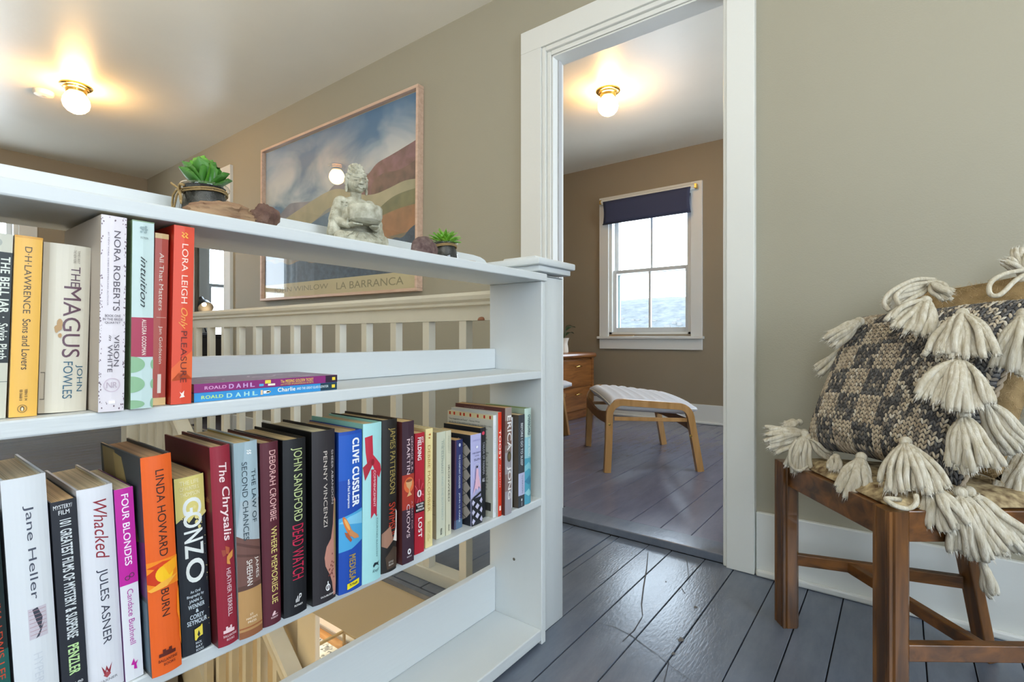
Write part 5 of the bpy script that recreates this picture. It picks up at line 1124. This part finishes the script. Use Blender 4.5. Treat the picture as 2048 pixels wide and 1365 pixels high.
def fat_leaf(o, base, az, tilt, L, w, m, th=.12, ruffle=0, tip=1.0):
    b = MB(); N = 16 if ruffle else 9; K = 6; axis = Vector((math.cos(az)*math.sin(tilt), math.sin(az)*math.sin(tilt), math.cos(tilt))); sd = Vector((-math.sin(az), math.cos(az), 0)); nr = axis.cross(sd)
    top = []; bot = []
    for i in range(N+1):
        t = i/N; ww = (w*(.30+.70*math.sin(PI*.5*min(1, t/.62))**1.2) if t < .62 else w*math.sqrt(max(0, 1-((t-.62)/.385)**2))) if ruffle else (w*(math.sin(PI*min(1, .12+.80*t))**.8) if i < N else w*.10*tip)
        ww *= (1+ruffle*.10*math.sin(i*2.6)*(i > 9)); c = Vector(base)+axis*L*t+nr*(L*(.14 if ruffle else -.22)*t*t)
        rt_ = []; rb_ = []
        for k in range(K+1):
            s_ = 2*k/K-1; cup = (.13 if ruffle else .22)*w*s_*s_; thk = w*th*(1-s_*s_)**.6*(1-.55*t)
            ex = axis*(-.10*L*s_*s_*(1 if t > .8 else 0))
            rt_.append(b.bm.verts.new(c+sd*ww*.5*s_+nr*(cup)+nr*thk*.5+ex)); rb_.append(b.bm.verts.new(c+sd*ww*.5*s_+nr*cup-nr*thk*.5+ex))
        top.append(rt_); bot.append(rb_)
    for i in range(N):
        for k in range(K): b.bm.faces.new((top[i][k], top[i+1][k], top[i+1][k+1], top[i][k+1])); b.bm.faces.new((bot[i][k], bot[i][k+1], bot[i+1][k+1], bot[i+1][k]))
        for k in (0, K): b.bm.faces.new((top[i][k], bot[i][k], bot[i+1][k], top[i+1][k]))
    for k in range(K): b.bm.faces.new((top[0][k], top[0][k+1], bot[0][k+1], bot[0][k])); b.bm.faces.new((top[N][k], bot[N][k], bot[N][k+1], top[N][k+1]))
    b.build('leaf', m, o, True, local=True)
M_L1 = mat('succulent_green', (.10, .27, .045), .38, .5, col2='#2c6a1c', vscale=22)
M_L2 = mat('succulent_green_inner', (.20, .42, .05), .38, .5, col2='#3d8a22', vscale=22)
M_L3 = mat('succulent_lime', (.22, .42, .04), .3, .6, col2='#3f8a1c', vscale=60)
o, h = jar('potted_succulent', 'broad-leaved green succulent in a glass jar tied with twine, left end of shelf top', -.835, .332, .0335, .062, None, None, math.radians(-95), 1)
random.seed(4)
for k, (az, ti, L, w) in enumerate(((-45, .55, .050, .038), (35, .50, .048, .038), (110, .70, .046, .034), (-100, .78, .050, .034), (170, .6, .046, .034), (-5, .30, .050, .040), (75, .35, .052, .040), (-75, .35, .052, .040), (145, .3, .052, .038), (-150, .40, .050, .036), (20, .12, .056, .040), (60, .95, .046, .030), (75, 1.15, .044, .030), (-95, 1.0, .046, .030))):
    fat_leaf(o, (0, 0, h*.86), math.radians(az), ti, L*.98, w*1.12, M_L2 if k in (5, 10, 6) else M_L1, .07, 1, 3)
o, h = jar('potted_succulent', 'spiky lime green succulent in a glass jar tied with twine, right end of shelf top', -.835, .842, .0300, .052, None, None, math.radians(-120), 2, 0)
for ring, (n_, ti, L, w) in enumerate(((12, 1.15, .038, .011), (11, .85, .040, .012), (9, .55, .040, .012), (6, .25, .038, .011))):
    for i in range(n_): fat_leaf(o, (0, 0, h*.88), 2*PI*(i+.5*(ring % 2))/n_+random.uniform(-.1, .1), ti+random.uniform(-.08, .08), L*random.uniform(.9, 1.08), w, M_L3, .35, 0, 1)
def rock(label, c, r, seed, m, rough=.28, flat=.3, name='rock', rz=0):
    bm = bmesh.new(); bmesh.ops.create_icosphere(bm, subdivisions=4, radius=1)
    for v in bm.verts:
        n1 = noise.noise(v.co*1.3+Vector((seed, 0, 0))); n2 = noise.noise(v.co*3.5+Vector((0, seed, 0))); n3 = noise.noise(v.co*9+Vector((0, 0, seed)))
        q = v.co*(1+rough*n1+rough*.55*abs(n2)+rough*.22*n3+rough*.10*noise.noise(v.co*20))
        q.z = max(q.z, -flat); v.co = q
    zmin = min(v.co.z for v in bm.verts)
    Mr = Matrix.Rotation(rz, 3, 'Z')
    for v in bm.verts:
        p = Vector((v.co.x*r[0], v.co.y*r[1], (v.co.z-zmin)*r[2])); v.co = Mr @ p
    me = bpy.data.meshes.new(name); bm.to_mesh(me); bm.free(); me.materials.append(m)
    for p in me.polygons: p.use_smooth = True
    try: me.set_sharp_from_angle(angle=1.0)
    except Exception: pass
    o = bpy.data.objects.new(name, me); C.objects.link(o); o.location = c; MW[o.name_full] = Matrix.Identity(4)
    return tag(o, label, 'rock', 'rocks along the bookcase top')
RK = mat('rock_ochre', '#a58a6c', .85, .2, bump=1, bscale=160, col2='#7d5f4c', vscale=38, stretch=(1, .5, 2), detail=8)
RK2 = mat('rock_purple_brown', '#7d6356', .8, .2, bump=1, bscale=200, col2='#4d3733', vscale=60, detail=8)
RK3 = mat('rock_speckled_plum', '#77655f', .75, .2, bump=.8, bscale=240, col2='#4a3638', vscale=90, detail=6)
RK4 = mat('rock_pink_tan', '#c09a7e', .85, .2, bump=1, bscale=220, col2='#93684e', vscale=50, detail=8)
rock('long ochre rock lying in front of the left succulent jar', (-.768, .327, ZT), (.021, .042, .016), 3.1, RK, .55, .5)
rock('blocky purple brown rock right of the long ochre one', (-.768, .389, ZT), (.017, .0185, .020), 8.4, RK2, .45, .6)
rock('rounded plum speckled stone beside the right succulent jar', (-.785, .733, ZT), (.012, .036, .027), 5.2, RK3, .10, .55)
rock('flat pink tan stone at the right end of the shelf top', (-.775, .800, ZT), (.016, .024, .0045), 1.7, RK4, .2, .5)
rock('thin brown stone flake at the right end of the shelf top', (-.772, .861, ZT), (.014, .030, .0045), 6.3, RK4, .3, .5)

# ------------------------------------------------------------ seated figure statuette (faces +x)
def statue():
    b = MB(); E = b.ell
    def cap(p, q, r0, r1, n=8):
        p, q = Vector(p), Vector(q)
        for i in range(n+1): t = i/n; r = r0+(r1-r0)*t; E(p.lerp(q, t), (r, r, r), u=12, v=8)
    # folded legs and robe spread
    E((.0, 0, .010), (.044, .056, .013)); E((.004, 0, .022), (.036, .046, .016)); E((-.006, 0, .034), (.026, .036, .020))
    for s in (-1, 1): cap((-.006, s*.026, .024), (.026, s*.040, .018), .015, .013); cap((.028, s*.040, .016), (.034, s*.004, .014), .012, .009)
    # torso
    E((-.010, 0, .062), (.021, .032, .034)); E((-.008, 0, .084), (.018, .033, .022)); E((-.006, 0, .056), (.024, .040, .036))
    for s in (-1, 1):
        E((-.008, s*.028, .093), (.0125, .012, .0105)); cap((-.008, s*.031, .090), (-.002, s*.041, .056), .0112, .0125); cap((-.002, s*.041, .054), (.026, s*.027, .043), .0105, .0068); cap((-.006, s*.036, .075), (.000, s*.044, .030), .0115, .0135)
        E((.034, s*.021, .0435), (.011, .008, .005))
        for f in range(4): cap((.034+f*.004, s*.024, .043), (.040+f*.0035, s*.010, .0415), .0022, .0018, 4)
        cap((.030, s*.030, .046), (.036, s*.030, .054), .0026, .002, 3)
    # robe folds
    for i in range(7): cap((.006, -.030+.008*i, .090), (.012, .036-.003*i, .040+.004*i), .0016, .0014, 9) if i < 3 else None
    for i in range(5): cap((-.004+.004*i, -.050, .028-.002*i), (.036, -.030+.012*i, .026-.002*i), .0018, .0015, 9)
    for i in range(5): cap((.042, -.034+.017*i, .020), (.034, -.020+.010*i, .030), .0018, .0014, 6)
    cap((.002, -.016, .096), (.014, .006, .066), .0018, .0018, 9); cap((.002, .018, .096), (.013, -.004, .070), .0018, .0018, 9)
    # neck, head
    cap((-.006, 0, .096), (-.003, 0, .114), .0115, .0105, 4)
    _E = b.ell; K = 1.2; H0 = Vector((0, 0, .114))
    def E(c, r, u=16, v=10): c = Vector(c); q = (c-Vector((0, 0, .1165)))*K+H0; _E(q, tuple(x*K for x in r), u=u, v=v)
    def cap(p, q, r0, r1, n=8):
        p, q = Vector(p), Vector(q)
        for i in range(n+1): t = i/n; r = r0+(r1-r0)*t; E(p.lerp(q, t), (r, r, r), u=12, v=8)
    E((-.001, 0, .133), (.0175, .0158, .0205)); E((.0045, 0, .127), (.0135, .0130, .0125)); E((.0125, 0, .1175), (.0050, .0055, .0042))
    E((-.003, 0, .1525), (.0105, .0105, .0078))
    cap((.0165, 0, .1345), (.0212, 0, .1265), .0012, .0024, 6); E((.0198, .0024, .1258), (.0018, .0018, .0014)); E((.0198, -.0024, .1258), (.0018, .0018, .0014))
    for s in (-1, 1):
        E((.0146, s*.0064, .1316), (.0026, .0038, .0018), u=14, v=8); cap((.0170, s*.0022, .1360), (.0125, s*.0115, .1368), .0007, .0006, 8)
        E((.0138, s*.0068, .1240), (.0036, .0040, .0048))
    cap((.0180, -.0042, .1207), (.0186, .0, .1213), .0011, .0012, 5); cap((.0186, 0, .1213), (.0180, .0042, .1207), .0012, .0011, 5); E((.0180, 0, .1188), (.0016, .0034, .0012))
    for s in (-1, 1): E((-.001, s*.0168, .131), (.0040, .0020, .0085)); E((-.001, s*.0166, .1195), (.0030, .0024, .0058))
    for k in range(110):
        ph_ = math.acos(1-2*(k+.5)/110); th_ = k*2.39996
        d = Vector((math.sin(ph_)*math.cos(th_), math.sin(ph_)*math.sin(th_), math.cos(ph_))); p = Vector((-.0015+d.x*.0178, d.y*.0162, .133+d.z*.0208))
        hl_ = .1425 if p.x > .009 else (.1425-(.009-p.x)*2.2)
        if p.z > max(hl_, .120): E(p, (.0030, .0030, .0030), u=8, v=6)
    for k in range(34):
        ph_ = math.acos(1-1.3*(k+.5)/34); th_ = k*2.39996; d = Vector((math.sin(ph_)*math.cos(th_), math.sin(ph_)*math.sin(th_), math.cos(ph_)))
        E((-.003+d.x*.0110, d.y*.0110, 1*.1525+d.z*.0084), (.0027, .0027, .0027), u=8, v=6)
    return b
M_STONE = mat('weathered_stone', '#c9c8b8', .8, .2, bump=.6, bscale=500, col2='#8f8b78', vscale=70, detail=8)
bu = thing('buddha_statuette', 'small weathered stone seated buddha statuette holding a bowl', 'statuette', (-.835, .602, ZT+.0002), (0, 0, math.radians(-14)))
sb = statue(); me = bpy.data.meshes.new('figure')
bmesh.ops.scale(sb.bm, vec=(1.0, 1.0, 1.0), verts=sb.bm.verts); [setattr(v, 'co', Vector((v.co.x, v.co.y, max(0, v.co.z)))) for v in sb.bm.verts]
sb.bm.to_mesh(me); sb.bm.free()
tmp = bpy.data.objects.new('figure_tmp', me); C.objects.link(tmp)
md = tmp.modifiers.new('r', 'REMESH'); md.mode = 'VOXEL'; md.voxel_size = .00072; md.use_smooth_shade = True
sm_ = tmp.modifiers.new('s', 'SMOOTH'); sm_.factor = .5; sm_.iterations = 2
dg = bpy.context.evaluated_depsgraph_get(); me2 = bpy.data.meshes.new_from_object(tmp.evaluated_get(dg)); bpy.data.objects.remove(tmp); me2.name = 'figure'
me2.materials.clear(); me2.materials.append(M_STONE)
for p in me2.polygons: p.use_smooth = True
for v in me2.vertices: v.co.z = max(v.co.z, 0.0002)
o = bpy.data.objects.new('figure', me2); C.objects.link(o); o.parent = bu
b = MB(); b.lathe([(0, .0), (.021, .0), (.029, .005), (.0318, .013), (.0318, .028), (.0295, .0315), (.0255, .0315), (.0245, .026), (.0, .012)], (.0405, 0, .0455), 40); b.build('bowl', M_STONE, bu, SM, local=True)

# ------------------------------------------------------------ wooden chair
M_CH = wood('chair_mahogany', '#7f5224', '#3c240e', 'z', 5, .3, .25)
M_CHX = wood('chair_mahogany_rail', '#7c4e22', '#3c240e', 'x', 5, .3, .25)
L1, L2 = Vector((-.25, 1.597, 0)), Vector((-.012, 1.283, 0))
L4f, L4s = Vector((.172, 1.722, 0)), Vector((.100, 1.700, .46))
L3f, L3s = Vector((.375, 1.560, 0)), Vector((.300, 1.520, .46))
ch = thing('dining_chair', 'dark brown wooden dining chair with a patterned cream seat under tasselled cushions', 'chair', (.04, 1.52, 0))
SZ = .455
fdir = (L2-L1).normalized()
def leg(p, rot):
    b = MB(); M_ = Matrix.Translation(p) @ Matrix.Rotation(rot, 4, 'Z')
    w_ = .0235; g = .0035
    # moulded square leg with a bead and chamfered inner corner
    out = [(-w_, -w_), (-w_+.006, -w_), (-w_+.009, -w_+.003), (-w_+.012, -w_), (w_-.012, -w_), (w_-.009, -w_+.003), (w_-.006, -w_), (w_, -w_), (w_, -w_+.006), (w_-.003, -w_+.009), (w_, -w_+.012), (w_, w_-.01), (w_-.01, w_), (-w_+.004, w_), (-w_, w_-.004)]
    b.prism(out, .0, SZ, M_); return b.build('leg', M_CH, ch)
ang = math.atan2(fdir.y, fdir.x)
leg(L1, ang+PI/2*0); leg(L2, ang)
for f_, s_ in ((L4f, L4s), (L3f, L3s)):
    b = MB(); b.beam(f_, s_, .026, .040, .003, up=fdir); b.build('leg', M_CH, ch)
    t_ = s_+(s_-Vector((f_.x, f_.y, f_.z))).normalized()*.0+Vector((.065, .030, .36)); b = MB(); b.beam(s_-Vector((0, 0, .01)), t_, .026, .036, .003, up=fdir); b.build('back_post', M_CH, ch)
def rail(a, b_, z, w_, h_, nm, m=M_CHX, tr=.0): 
    a = Vector((a.x, a.y, z)); b_ = Vector((b_.x, b_.y, z)); d = (b_-a).normalized(); q = MB(); q.beam(a+d*.02, b_-d*.02, w_, h_, .002); return q.build(nm, m, ch)
rail(L1, L2, SZ-.033, .022, .062, 'seat_rail'); rail(L1, L4s, SZ-.033, .022, .062, 'seat_rail'); rail(L2, L3s, SZ-.033, .022, .062, 'seat_rail'); rail(L4s, L3s, SZ-.033, .022, .062, 'seat_rail')
mix = lambda a, b_, t: a+(b_-a)*t
rail(L1, mix(L4f, L4s, .4), .185, .020, .030, 'stretcher'); rail(L2, mix(L3f, L3s, .38), .168, .020, .034, 'stretcher')
pA = mix(L1, mix(L4f, L4s, .4), .36); pB = mix(L2, mix(L3f, L3s, .38), .42)
q = MB(); q.beam(Vector((pA.x, pA.y, .183)), Vector((pB.x, pB.y, .168)), .020, .026, .002); q.build('stretcher', M_CHX, ch)
tp4, tp3 = L4s+Vector((.065, .030, .36)), L3s+Vector((.065, .030, .36))
for dz, hh in ((-.03, .055), (-.16, .04)): q = MB(); q.beam(tp4+Vector((0, 0, dz)), tp3+Vector((0, 0, dz)), .018, hh, .004); q.build('back_rail', M_CHX, ch)
# patterned seat pad
b = MB(); n_ = 14; cs = [L1+Vector((.012, -.004, 0)), L2, L3s, L4s]
def sp_(u, v): return (cs[0]*(1-u)+cs[3]*u)*(1-v)+(cs[1]*(1-u)+cs[2]*u)*v
T_ = []
for i in range(n_+1):
    T_.append([])
    for j in range(n_+1):
        u, v = i/n_, j/n_; e = ((1-(2*u-1)**6)*(1-(2*v-1)**6))**.5; p = sp_(u, v); T_[-1].append(b.bm.verts.new((p.x, p.y, SZ+.004+.022*e)))
bb_ = [[b.bm.verts.new((v.co.x, v.co.y, SZ+.0005)) for v in r] for r in T_]
for i in range(n_):
    for j in range(n_): b.bm.faces.new((T_[i][j], T_[i+1][j], T_[i+1][j+1], T_[i][j+1])); b.bm.faces.new((bb_[i][j], bb_[i][j+1], bb_[i+1][j+1], bb_[i+1][j]))
for i in range(n_):
    for A_, j in ((0, 0), (0, n_)): b.bm.faces.new((T_[i][j], bb_[i][j], bb_[i+1][j], T_[i+1][j])); b.bm.faces.new((T_[j][i], bb_[j][i], bb_[j][i+1], T_[j][i+1]))
b.build('seat_pad', mat('floral_fabric', '#c8b48c', .85, .2, bump=.5, bscale=300, col2='#5f4a34', vscale=55, detail=2), ch, True)

# ------------------------------------------------------------ cushions
def cz(L, Z, z): return Vector((-math.sin(TH)*Z+math.cos(TH)*L, math.cos(TH)*Z+math.sin(TH)*L, z))
A_, D_, B_, C_ = cz(.800, 1.385, .500), cz(.925, 1.050, .490), cz(.975, 1.44, .850), cz(1.175, 1.125, .885)
class Cushion:
    def __init__(s, A, D, B, Cc, th, tb): 
        s.tb = tb
        s.c = (A, D, B, Cc); s.th = th; n = (D-A).cross(B-A).normalized(); s.n = n if n.dot(Vector((0, 0, .8))-A+Vector((0, 0, 0))) > 0 and n.dot(-A) > 0 else -n
    def P(s, a, b, side=1):
        A, D, B, Cc = s.c; p = (A*(1-a)+D*a)*(1-b)+(B*(1-a)+Cc*a)*b
        ctr = (A+D+B+Cc)/4
        x, y = 2*a-1, 2*b-1
        pin = .075*(abs(x)**2*(1-y*y)*-1*-1)*0
        # pull the edges in between corners
        p = p+(ctr-p)*(.07*((1-y*y)*abs(x)**3+(1-x*x)*abs(y)**3))
        e = max(0, (1-x**4))*max(0, (1-y**4)); return p+s.n*side*(s.th if side > 0 else s.tb)*e**.55
    def N(s, a, b, side=1):
        h = .01; return ((s.P(a+h, b, side)-s.P(a-h, b, side)).cross(s.P(a, b+h, side)-s.P(a, b-h, side))).normalized()*(1 if ((s.c[1]-s.c[0]).cross(s.c[2]-s.c[0])).dot(s.n) > 0 else -1)*side
    def surf(s, b, side, n=36):
        g = [[b.bm.verts.new(s.P(i/n, j/n, side)) for j in range(n+1)] for i in range(n+1)]
        for i in range(n):
            for j in range(n): b._fin([b.bm.faces.new((g[i][j], g[i+1][j], g[i+1][j+1], g[i][j+1]))])
ku = Cushion(A_, D_, B_, C_, .092, .045)
kc = thing('knit_cushion', 'grey and cream chequered knitted cushion with thick wool tassels on the chair', 'cushion', tuple((A_+D_)/2))
b = MB(); ku.surf(b, 1); ku.surf(b, -1); bmesh.ops.remove_doubles(b.bm, verts=b.bm.verts, dist=.0005)
b.build('cushion_body', mat('charcoal_wool', (.07, .072, .08), .95, .1, bump=1, bscale=400), kc, True)
# knit stitches
random.seed(2)
WM = [mat('wool_'+n_, c_, .95, .1, bump=.6, bscale=900) for n_, c_ in (('cream', (.50, .42, .31)), ('oat', (.36, .29, .21)), ('charcoal', (.082, .077, .074)), ('slate', (.14, .134, .128)), ('taupe', (.22, .19, .155)), ('pale', (.62, .56, .46)))]
def knit(cu, parent):
    verts = []; faces = []; mi = []
    NA, NB = 36, 42
    for i in range(NA):
        for j in range(NB):
            a, b_ = (i+.5)/NA, (j+.5)/NB
            # pattern: chequer on the left part, diamonds/cables right
            if a < .60:
                ci, cj = i//5, j//7; cream = (ci+cj) % 2 == 0 and .04 < a
                cable = False
            else:
                dx = abs(a-.78)/.16; dy = abs((b_*3.2) % 1-.5)/.5
                cream = dx+dy*.9 < .62; cable = abs(dx+dy*.9-.62) < .16 or abs(dx+dy*.9-1.25) < .10
            for sgn in (-1, 1):
                if cream: m = random.choices((0, 1, 4, 5), (6, 4, 1, 1))[0]
                elif cable: m = random.choices((0, 5, 4), (5, 3, 2))[0]
                else: m = random.choices((2, 3, 4, 0), (5, 4.5, 3.2, 1.5))[0]
                o0 = cu.P(a, b_); da = (cu.P(a+.01, b_)-cu.P(a-.01, b_))/.02/NA; db = (cu.P(a, b_+.01)-cu.P(a, b_-.01))/.02/NB; nn = cu.N(a, b_)
                c_ = o0+da*.25*sgn; ax = (db*.62+da*.20*sgn); sd = da*.27; sd2 = nn*.0026*(1.35 if cable else 1)
                base = len(verts)
                rings = ((-1, .05), (-.55, .8), (.1, 1), (.65, .75), (1, .05))
                for t_, r_ in rings:
                    for k in range(5):
                        an = 2*PI*k/5; verts.append(c_+ax*t_+sd*r_*math.cos(an)+sd2*r_*(math.sin(an)+.35)+nn*.0006)
                for q in range(4):
                    for k in range(5): faces.append((base+q*5+k, base+q*5+(k+1) % 5, base+(q+1)*5+(k+1) % 5, base+(q+1)*5+k)); mi.append(m)
    me = bpy.data.meshes.new('knit_stitches'); Mi = MW[parent.name_full].inverted(); me.from_pydata([Mi @ v for v in verts], [], faces)
    for m in WM: me.materials.append(m)
    me.polygons.foreach_set('material_index', mi); me.polygons.foreach_set('use_smooth', [True]*len(mi)); me.update()
    o = bpy.data.objects.new('knit_stitches', me); C.objects.link(o); o.parent = parent; o['kind'] = 'stuff'
knit(ku, kc)
# seam braid along the right edge
b = MB()
for ph_ in (0, PI): b.tube([ku.P(1, t/60, 1)*.5+ku.P(1, t/60, -1)*.5+Vector((math.cos(t*1.1+ph_), math.sin(t*1.1+ph_), 0))*.004 for t in range(61)], .0042, 6)
b.build('seam_braid', WM[1], kc, True)
fu = Cushion(cz(.905, 1.405, .500), cz(1.03, 1.075, .497), cz(1.10, 1.45, .925), cz(1.285, 1.14, .975), .040, .045)
fc = thing('fur_cushion', 'tan mohair cushion with tassels behind the knitted one', 'cushion', tuple((fu.c[0]+fu.c[1])/2))
b = MB(); fu.surf(b, 1); fu.surf(b, -1); bmesh.ops.remove_doubles(b.bm, verts=b.bm.verts, dist=.0005)
M_FUR = mat('tan_mohair', '#a38a64', .95, .1, bump=1, bscale=500, col2='#7d6848', vscale=30); b.build('cushion_body', M_FUR, fc, True)
def fuzz(cu, parent, n, L, m, side=1, name='mohair_pile'):
    V = []; F = []
    for _ in range(n):
        a, b_ = random.random(), random.random(); s_ = side if side else random.choice((-1, 1)); p = cu.P(a, b_, s_); nn = cu.N(min(.98, max(.02, a)), min(.98, max(.02, b_)), s_)
        d = (nn*.5+Vector((random.gauss(0, .6), random.gauss(0, .6), random.gauss(-.2, .6)))).normalized(); l_ = L*random.uniform(.4, 1.2); w = Vector((random.gauss(0, 1), random.gauss(0, 1), random.gauss(0, 1))).normalized()*.00035; k = len(V)
        q = p+d*l_*.5+nn*.001; e = p+d*l_+Vector((0, 0, -l_*.3)); V += [p-w, p+w, q+w, q-w, e]; F += [(k, k+1, k+2, k+3), (k+3, k+2, k+4)]
    me = bpy.data.meshes.new(name); Mi = MW[parent.name_full].inverted(); me.from_pydata([Mi @ v for v in V], [], F); me.materials.append(m)
    o = bpy.data.objects.new(name, me); C.objects.link(o); o.parent = parent; o['kind'] = 'stuff'
fuzz(fu, fc, 9000, .016, mat('tan_mohair_hair', '#b59c74', .9), 0)
fuzz(ku, kc, 1500, .010, mat('wool_hair', '#8f8678', .9), 1, 'wool_fuzz')
# tassels
M_TS = mat('tassel_wool', (.66, .62, .53), .85, .2, bump=.9, bscale=240, stretch=(3, 3, .6), col2='#b5aa92', vscale=45, detail=5)
M_TH = mat('tassel_hair', (.70, .67, .60), .9, .1)
def px(u, v, Z): return cz((u-1024)/1020*Z, Z, .8-(v-675)/1020*Z)
def tassel(parent, head, end, wid, n=15, thick=.0075, curl=.02, back=None, hang=0, seed=0):
    random.seed(seed+100)
    head, end = Vector(head), Vector(end); d = end-head; L = d.length; dn = d.normalized(); view = (Vector((0, 0, .8))-head).normalized()
    sd = dn.cross(view).normalized(); nr = sd.cross(dn).normalized()
    if nr.dot(view) < 0: nr = -nr
    b = MB(); Lr = 12
    hb = MB()
    for k in range(n):
        s_ = (k+.5)/n*2-1+random.uniform(-.06, .06); lay = random.choice((0, .5, 1)); Lk = L*random.uniform(.88, 1.05)*(1-.10*s_*s_)
        pts = []; rr = []
        ph_ = random.uniform(0, 6); rw = thick*random.uniform(.8, 1.15)
        for i in range(Lr+1):
            t = i/Lr; spread = wid*.5*s_*(t**.62); bulge = curl*math.sin(PI*min(1, t*1.05))**.8*(1-.5*s_*s_)*(.35+.65*lay)
            wob = .0022*math.sin(t*7+ph_)
            pts.append(head+dn*Lk*t*(1-.04*abs(s_))+sd*(spread+wob)+nr*(bulge+.006*lay)+Vector((0, 0, -hang*t*t)))
            rr.append(rw*(.42+.58*min(1, t*3.2))*(1 if t < .93 else .82))
        b.tube(pts, rr, 7)
        e = pts[-1]; dl = (pts[-1]-pts[-2]).normalized()
        for h_ in range(9):
            w = Vector((random.gauss(0, 1), random.gauss(0, 1), random.gauss(0, 1))).normalized(); st = e-dl*.006+w*rw*.75; q = st+dl*random.uniform(.006, .016)+w*random.uniform(0, .004); ww = w.cross(dl)*.0011
            hb.bm.faces.new([hb.bm.verts.new(x) for x in (st-ww, st+ww, q)])
        for h_ in range(3):
            i = random.randrange(2, Lr); w = Vector((random.gauss(0, 1), random.gauss(0, 1), random.gauss(0, 1))).normalized(); st = pts[i]+w*rr[i]*.9; q = st+w*.006+dn*.006; ww = w.cross(dn)*.0003
            hb.bm.faces.new([hb.bm.verts.new(x) for x in (st-ww, st+ww, q)])
    t_ = b.build('tassel', M_TS, parent, True); t_['kind'] = 'stuff'
    f = hb.build('frayed_ends', M_TH, t_); f['kind'] = 'stuff'
    kb = MB(); kr = min(.012, .006+.0005*n)
    kb.ell(head-dn*.004, (kr*1.0,)*3, u=14, v=9)
    for q in range(3):
        c_ = head+dn*(.006+.003*q); kb.tube([c_+(sd*math.cos(a*PI/6)+nr*math.sin(a*PI/6))*(kr*.95+.001) for a in range(13)], .0018, 6, cap=False)
    kb.build('knot', M_TS, t_, True)
TL = [  # head(u,v,Z), end(u,v,Z), width, strands
 (1716, 645, 1.335, 1652, 688, 1.33, .050, 9, kc), (1700, 690, 1.40, 1630, 748, 1.39, .028, 5, kc),
 (1850, 575, 1.28, 1765, 612, 1.24, .040, 7, kc), (1862, 570, 1.26, 1900, 596, 1.22, .034, 6, kc),
 (1850, 604, 1.185, 1812, 668, 1.145, .100, 13, kc), (1925, 630, 1.10, 1925, 722, 1.045, .125, 15, kc),
 (1918, 722, 1.06, 1905, 822, 1.02, .125, 16, kc), (1928, 835, 1.03, 1950, 948, .99, .088, 13, kc), (1965, 800, 1.03, 2035, 905, 1.0, .070, 10, kc),
 (1812, 888, 1.085, 1832, 992, 1.03, .118, 17, kc), (1722, 918, 1.185, 1705, 1002, 1.15, .078, 13, kc), (1672, 918, 1.27, 1668, 945, 1.24, .03, 6, kc),
 (1606, 868, 1.375, 1530, 885, 1.37, .075, 12, kc), (1608, 872, 1.36, 1592, 948, 1.345, .062, 10, kc), (1618, 878, 1.35, 1664, 918, 1.33, .030, 5, kc), (1596, 846, 1.40, 1566, 856, 1.40, .028, 5, kc),
 (1868, 975, 1.03, 1896, 1062, 1.00, .080, 11, kc), (1922, 990, 1.01, 1962, 1118, .985, .095, 14, kc), (1940, 988, 1.02, 2030, 1105, .99, .085, 12, kc), (1962, 1110, 1.0, 1984, 1195, .995, .022, 3, kc),
 (2046, 632, 1.06, 2030, 752, 1.04, .085, 11, fc), (2060, 900, 1.10, 2022, 1005, 1.08, .07, 9, fc),
 (2046, 555, 1.20, 2052, 495, 1.20, .05, 6, fc), (2048, 545, 1.20, 2006, 520, 1.20, .022, 3, fc)]
for i, (u, v, Z, u2, v2, Z2, w_, n_, par) in enumerate(TL):
    tassel(par, px(u, v, Z), px(u2, v2, Z2), w_, int(n_*1.35), .0058 if w_ < .06 else .0066, .016, seed=i)
def loop(parent, pts, r=.0048, nm='wool_loop'):
    b = MB(); P = [px(*p) for p in pts]; out = []
    for i in range(len(P)-1):
        p0, p1, p2, p3 = P[max(0, i-1)], P[i], P[i+1], P[min(len(P)-1, i+2)]
        for k in range(6):
            t = k/6; out.append(.5*((2*p1)+(p2-p0)*t+(2*p0-5*p1+4*p2-p3)*t*t+(3*p1-p0-3*p2+p3)*t*t*t))
    out.append(P[-1]); b.tube(out, r, 8); b.build(nm, M_TS, parent, True)
loop(kc, [(1800, 1000, 1.03), (1772, 998, 1.02), (1790, 1012, 1.0), (1815, 1018, 1.0), (1832, 1008, 1.0), (1832, 990, 1.01)])
loop(kc, [(1592, 880, 1.35), (1580, 905, 1.34), (1582, 930, 1.335), (1598, 942, 1.33), (1616, 932, 1.33)], .0042)
loop(fc, [(2052, 540, 1.15), (2010, 548, 1.13), (1982, 565, 1.12), (1980, 588, 1.11), (2000, 590, 1.10), (2030, 562, 1.11), (2050, 550, 1.12)], .005)
loop(kc, [(1870, 560, 1.28), (1830, 560, 1.26), (1785, 582, 1.24), (1768, 605, 1.24), (1778, 622, 1.23)], .0055)
loop(kc, [(1865, 565, 1.27), (1820, 572, 1.25), (1792, 592, 1.23), (1800, 612, 1.22)], .0055)
loop(kc, [(1858, 562, 1.28), (1890, 570, 1.25), (1892, 590, 1.23), (1905, 600, 1.22)], .0055)
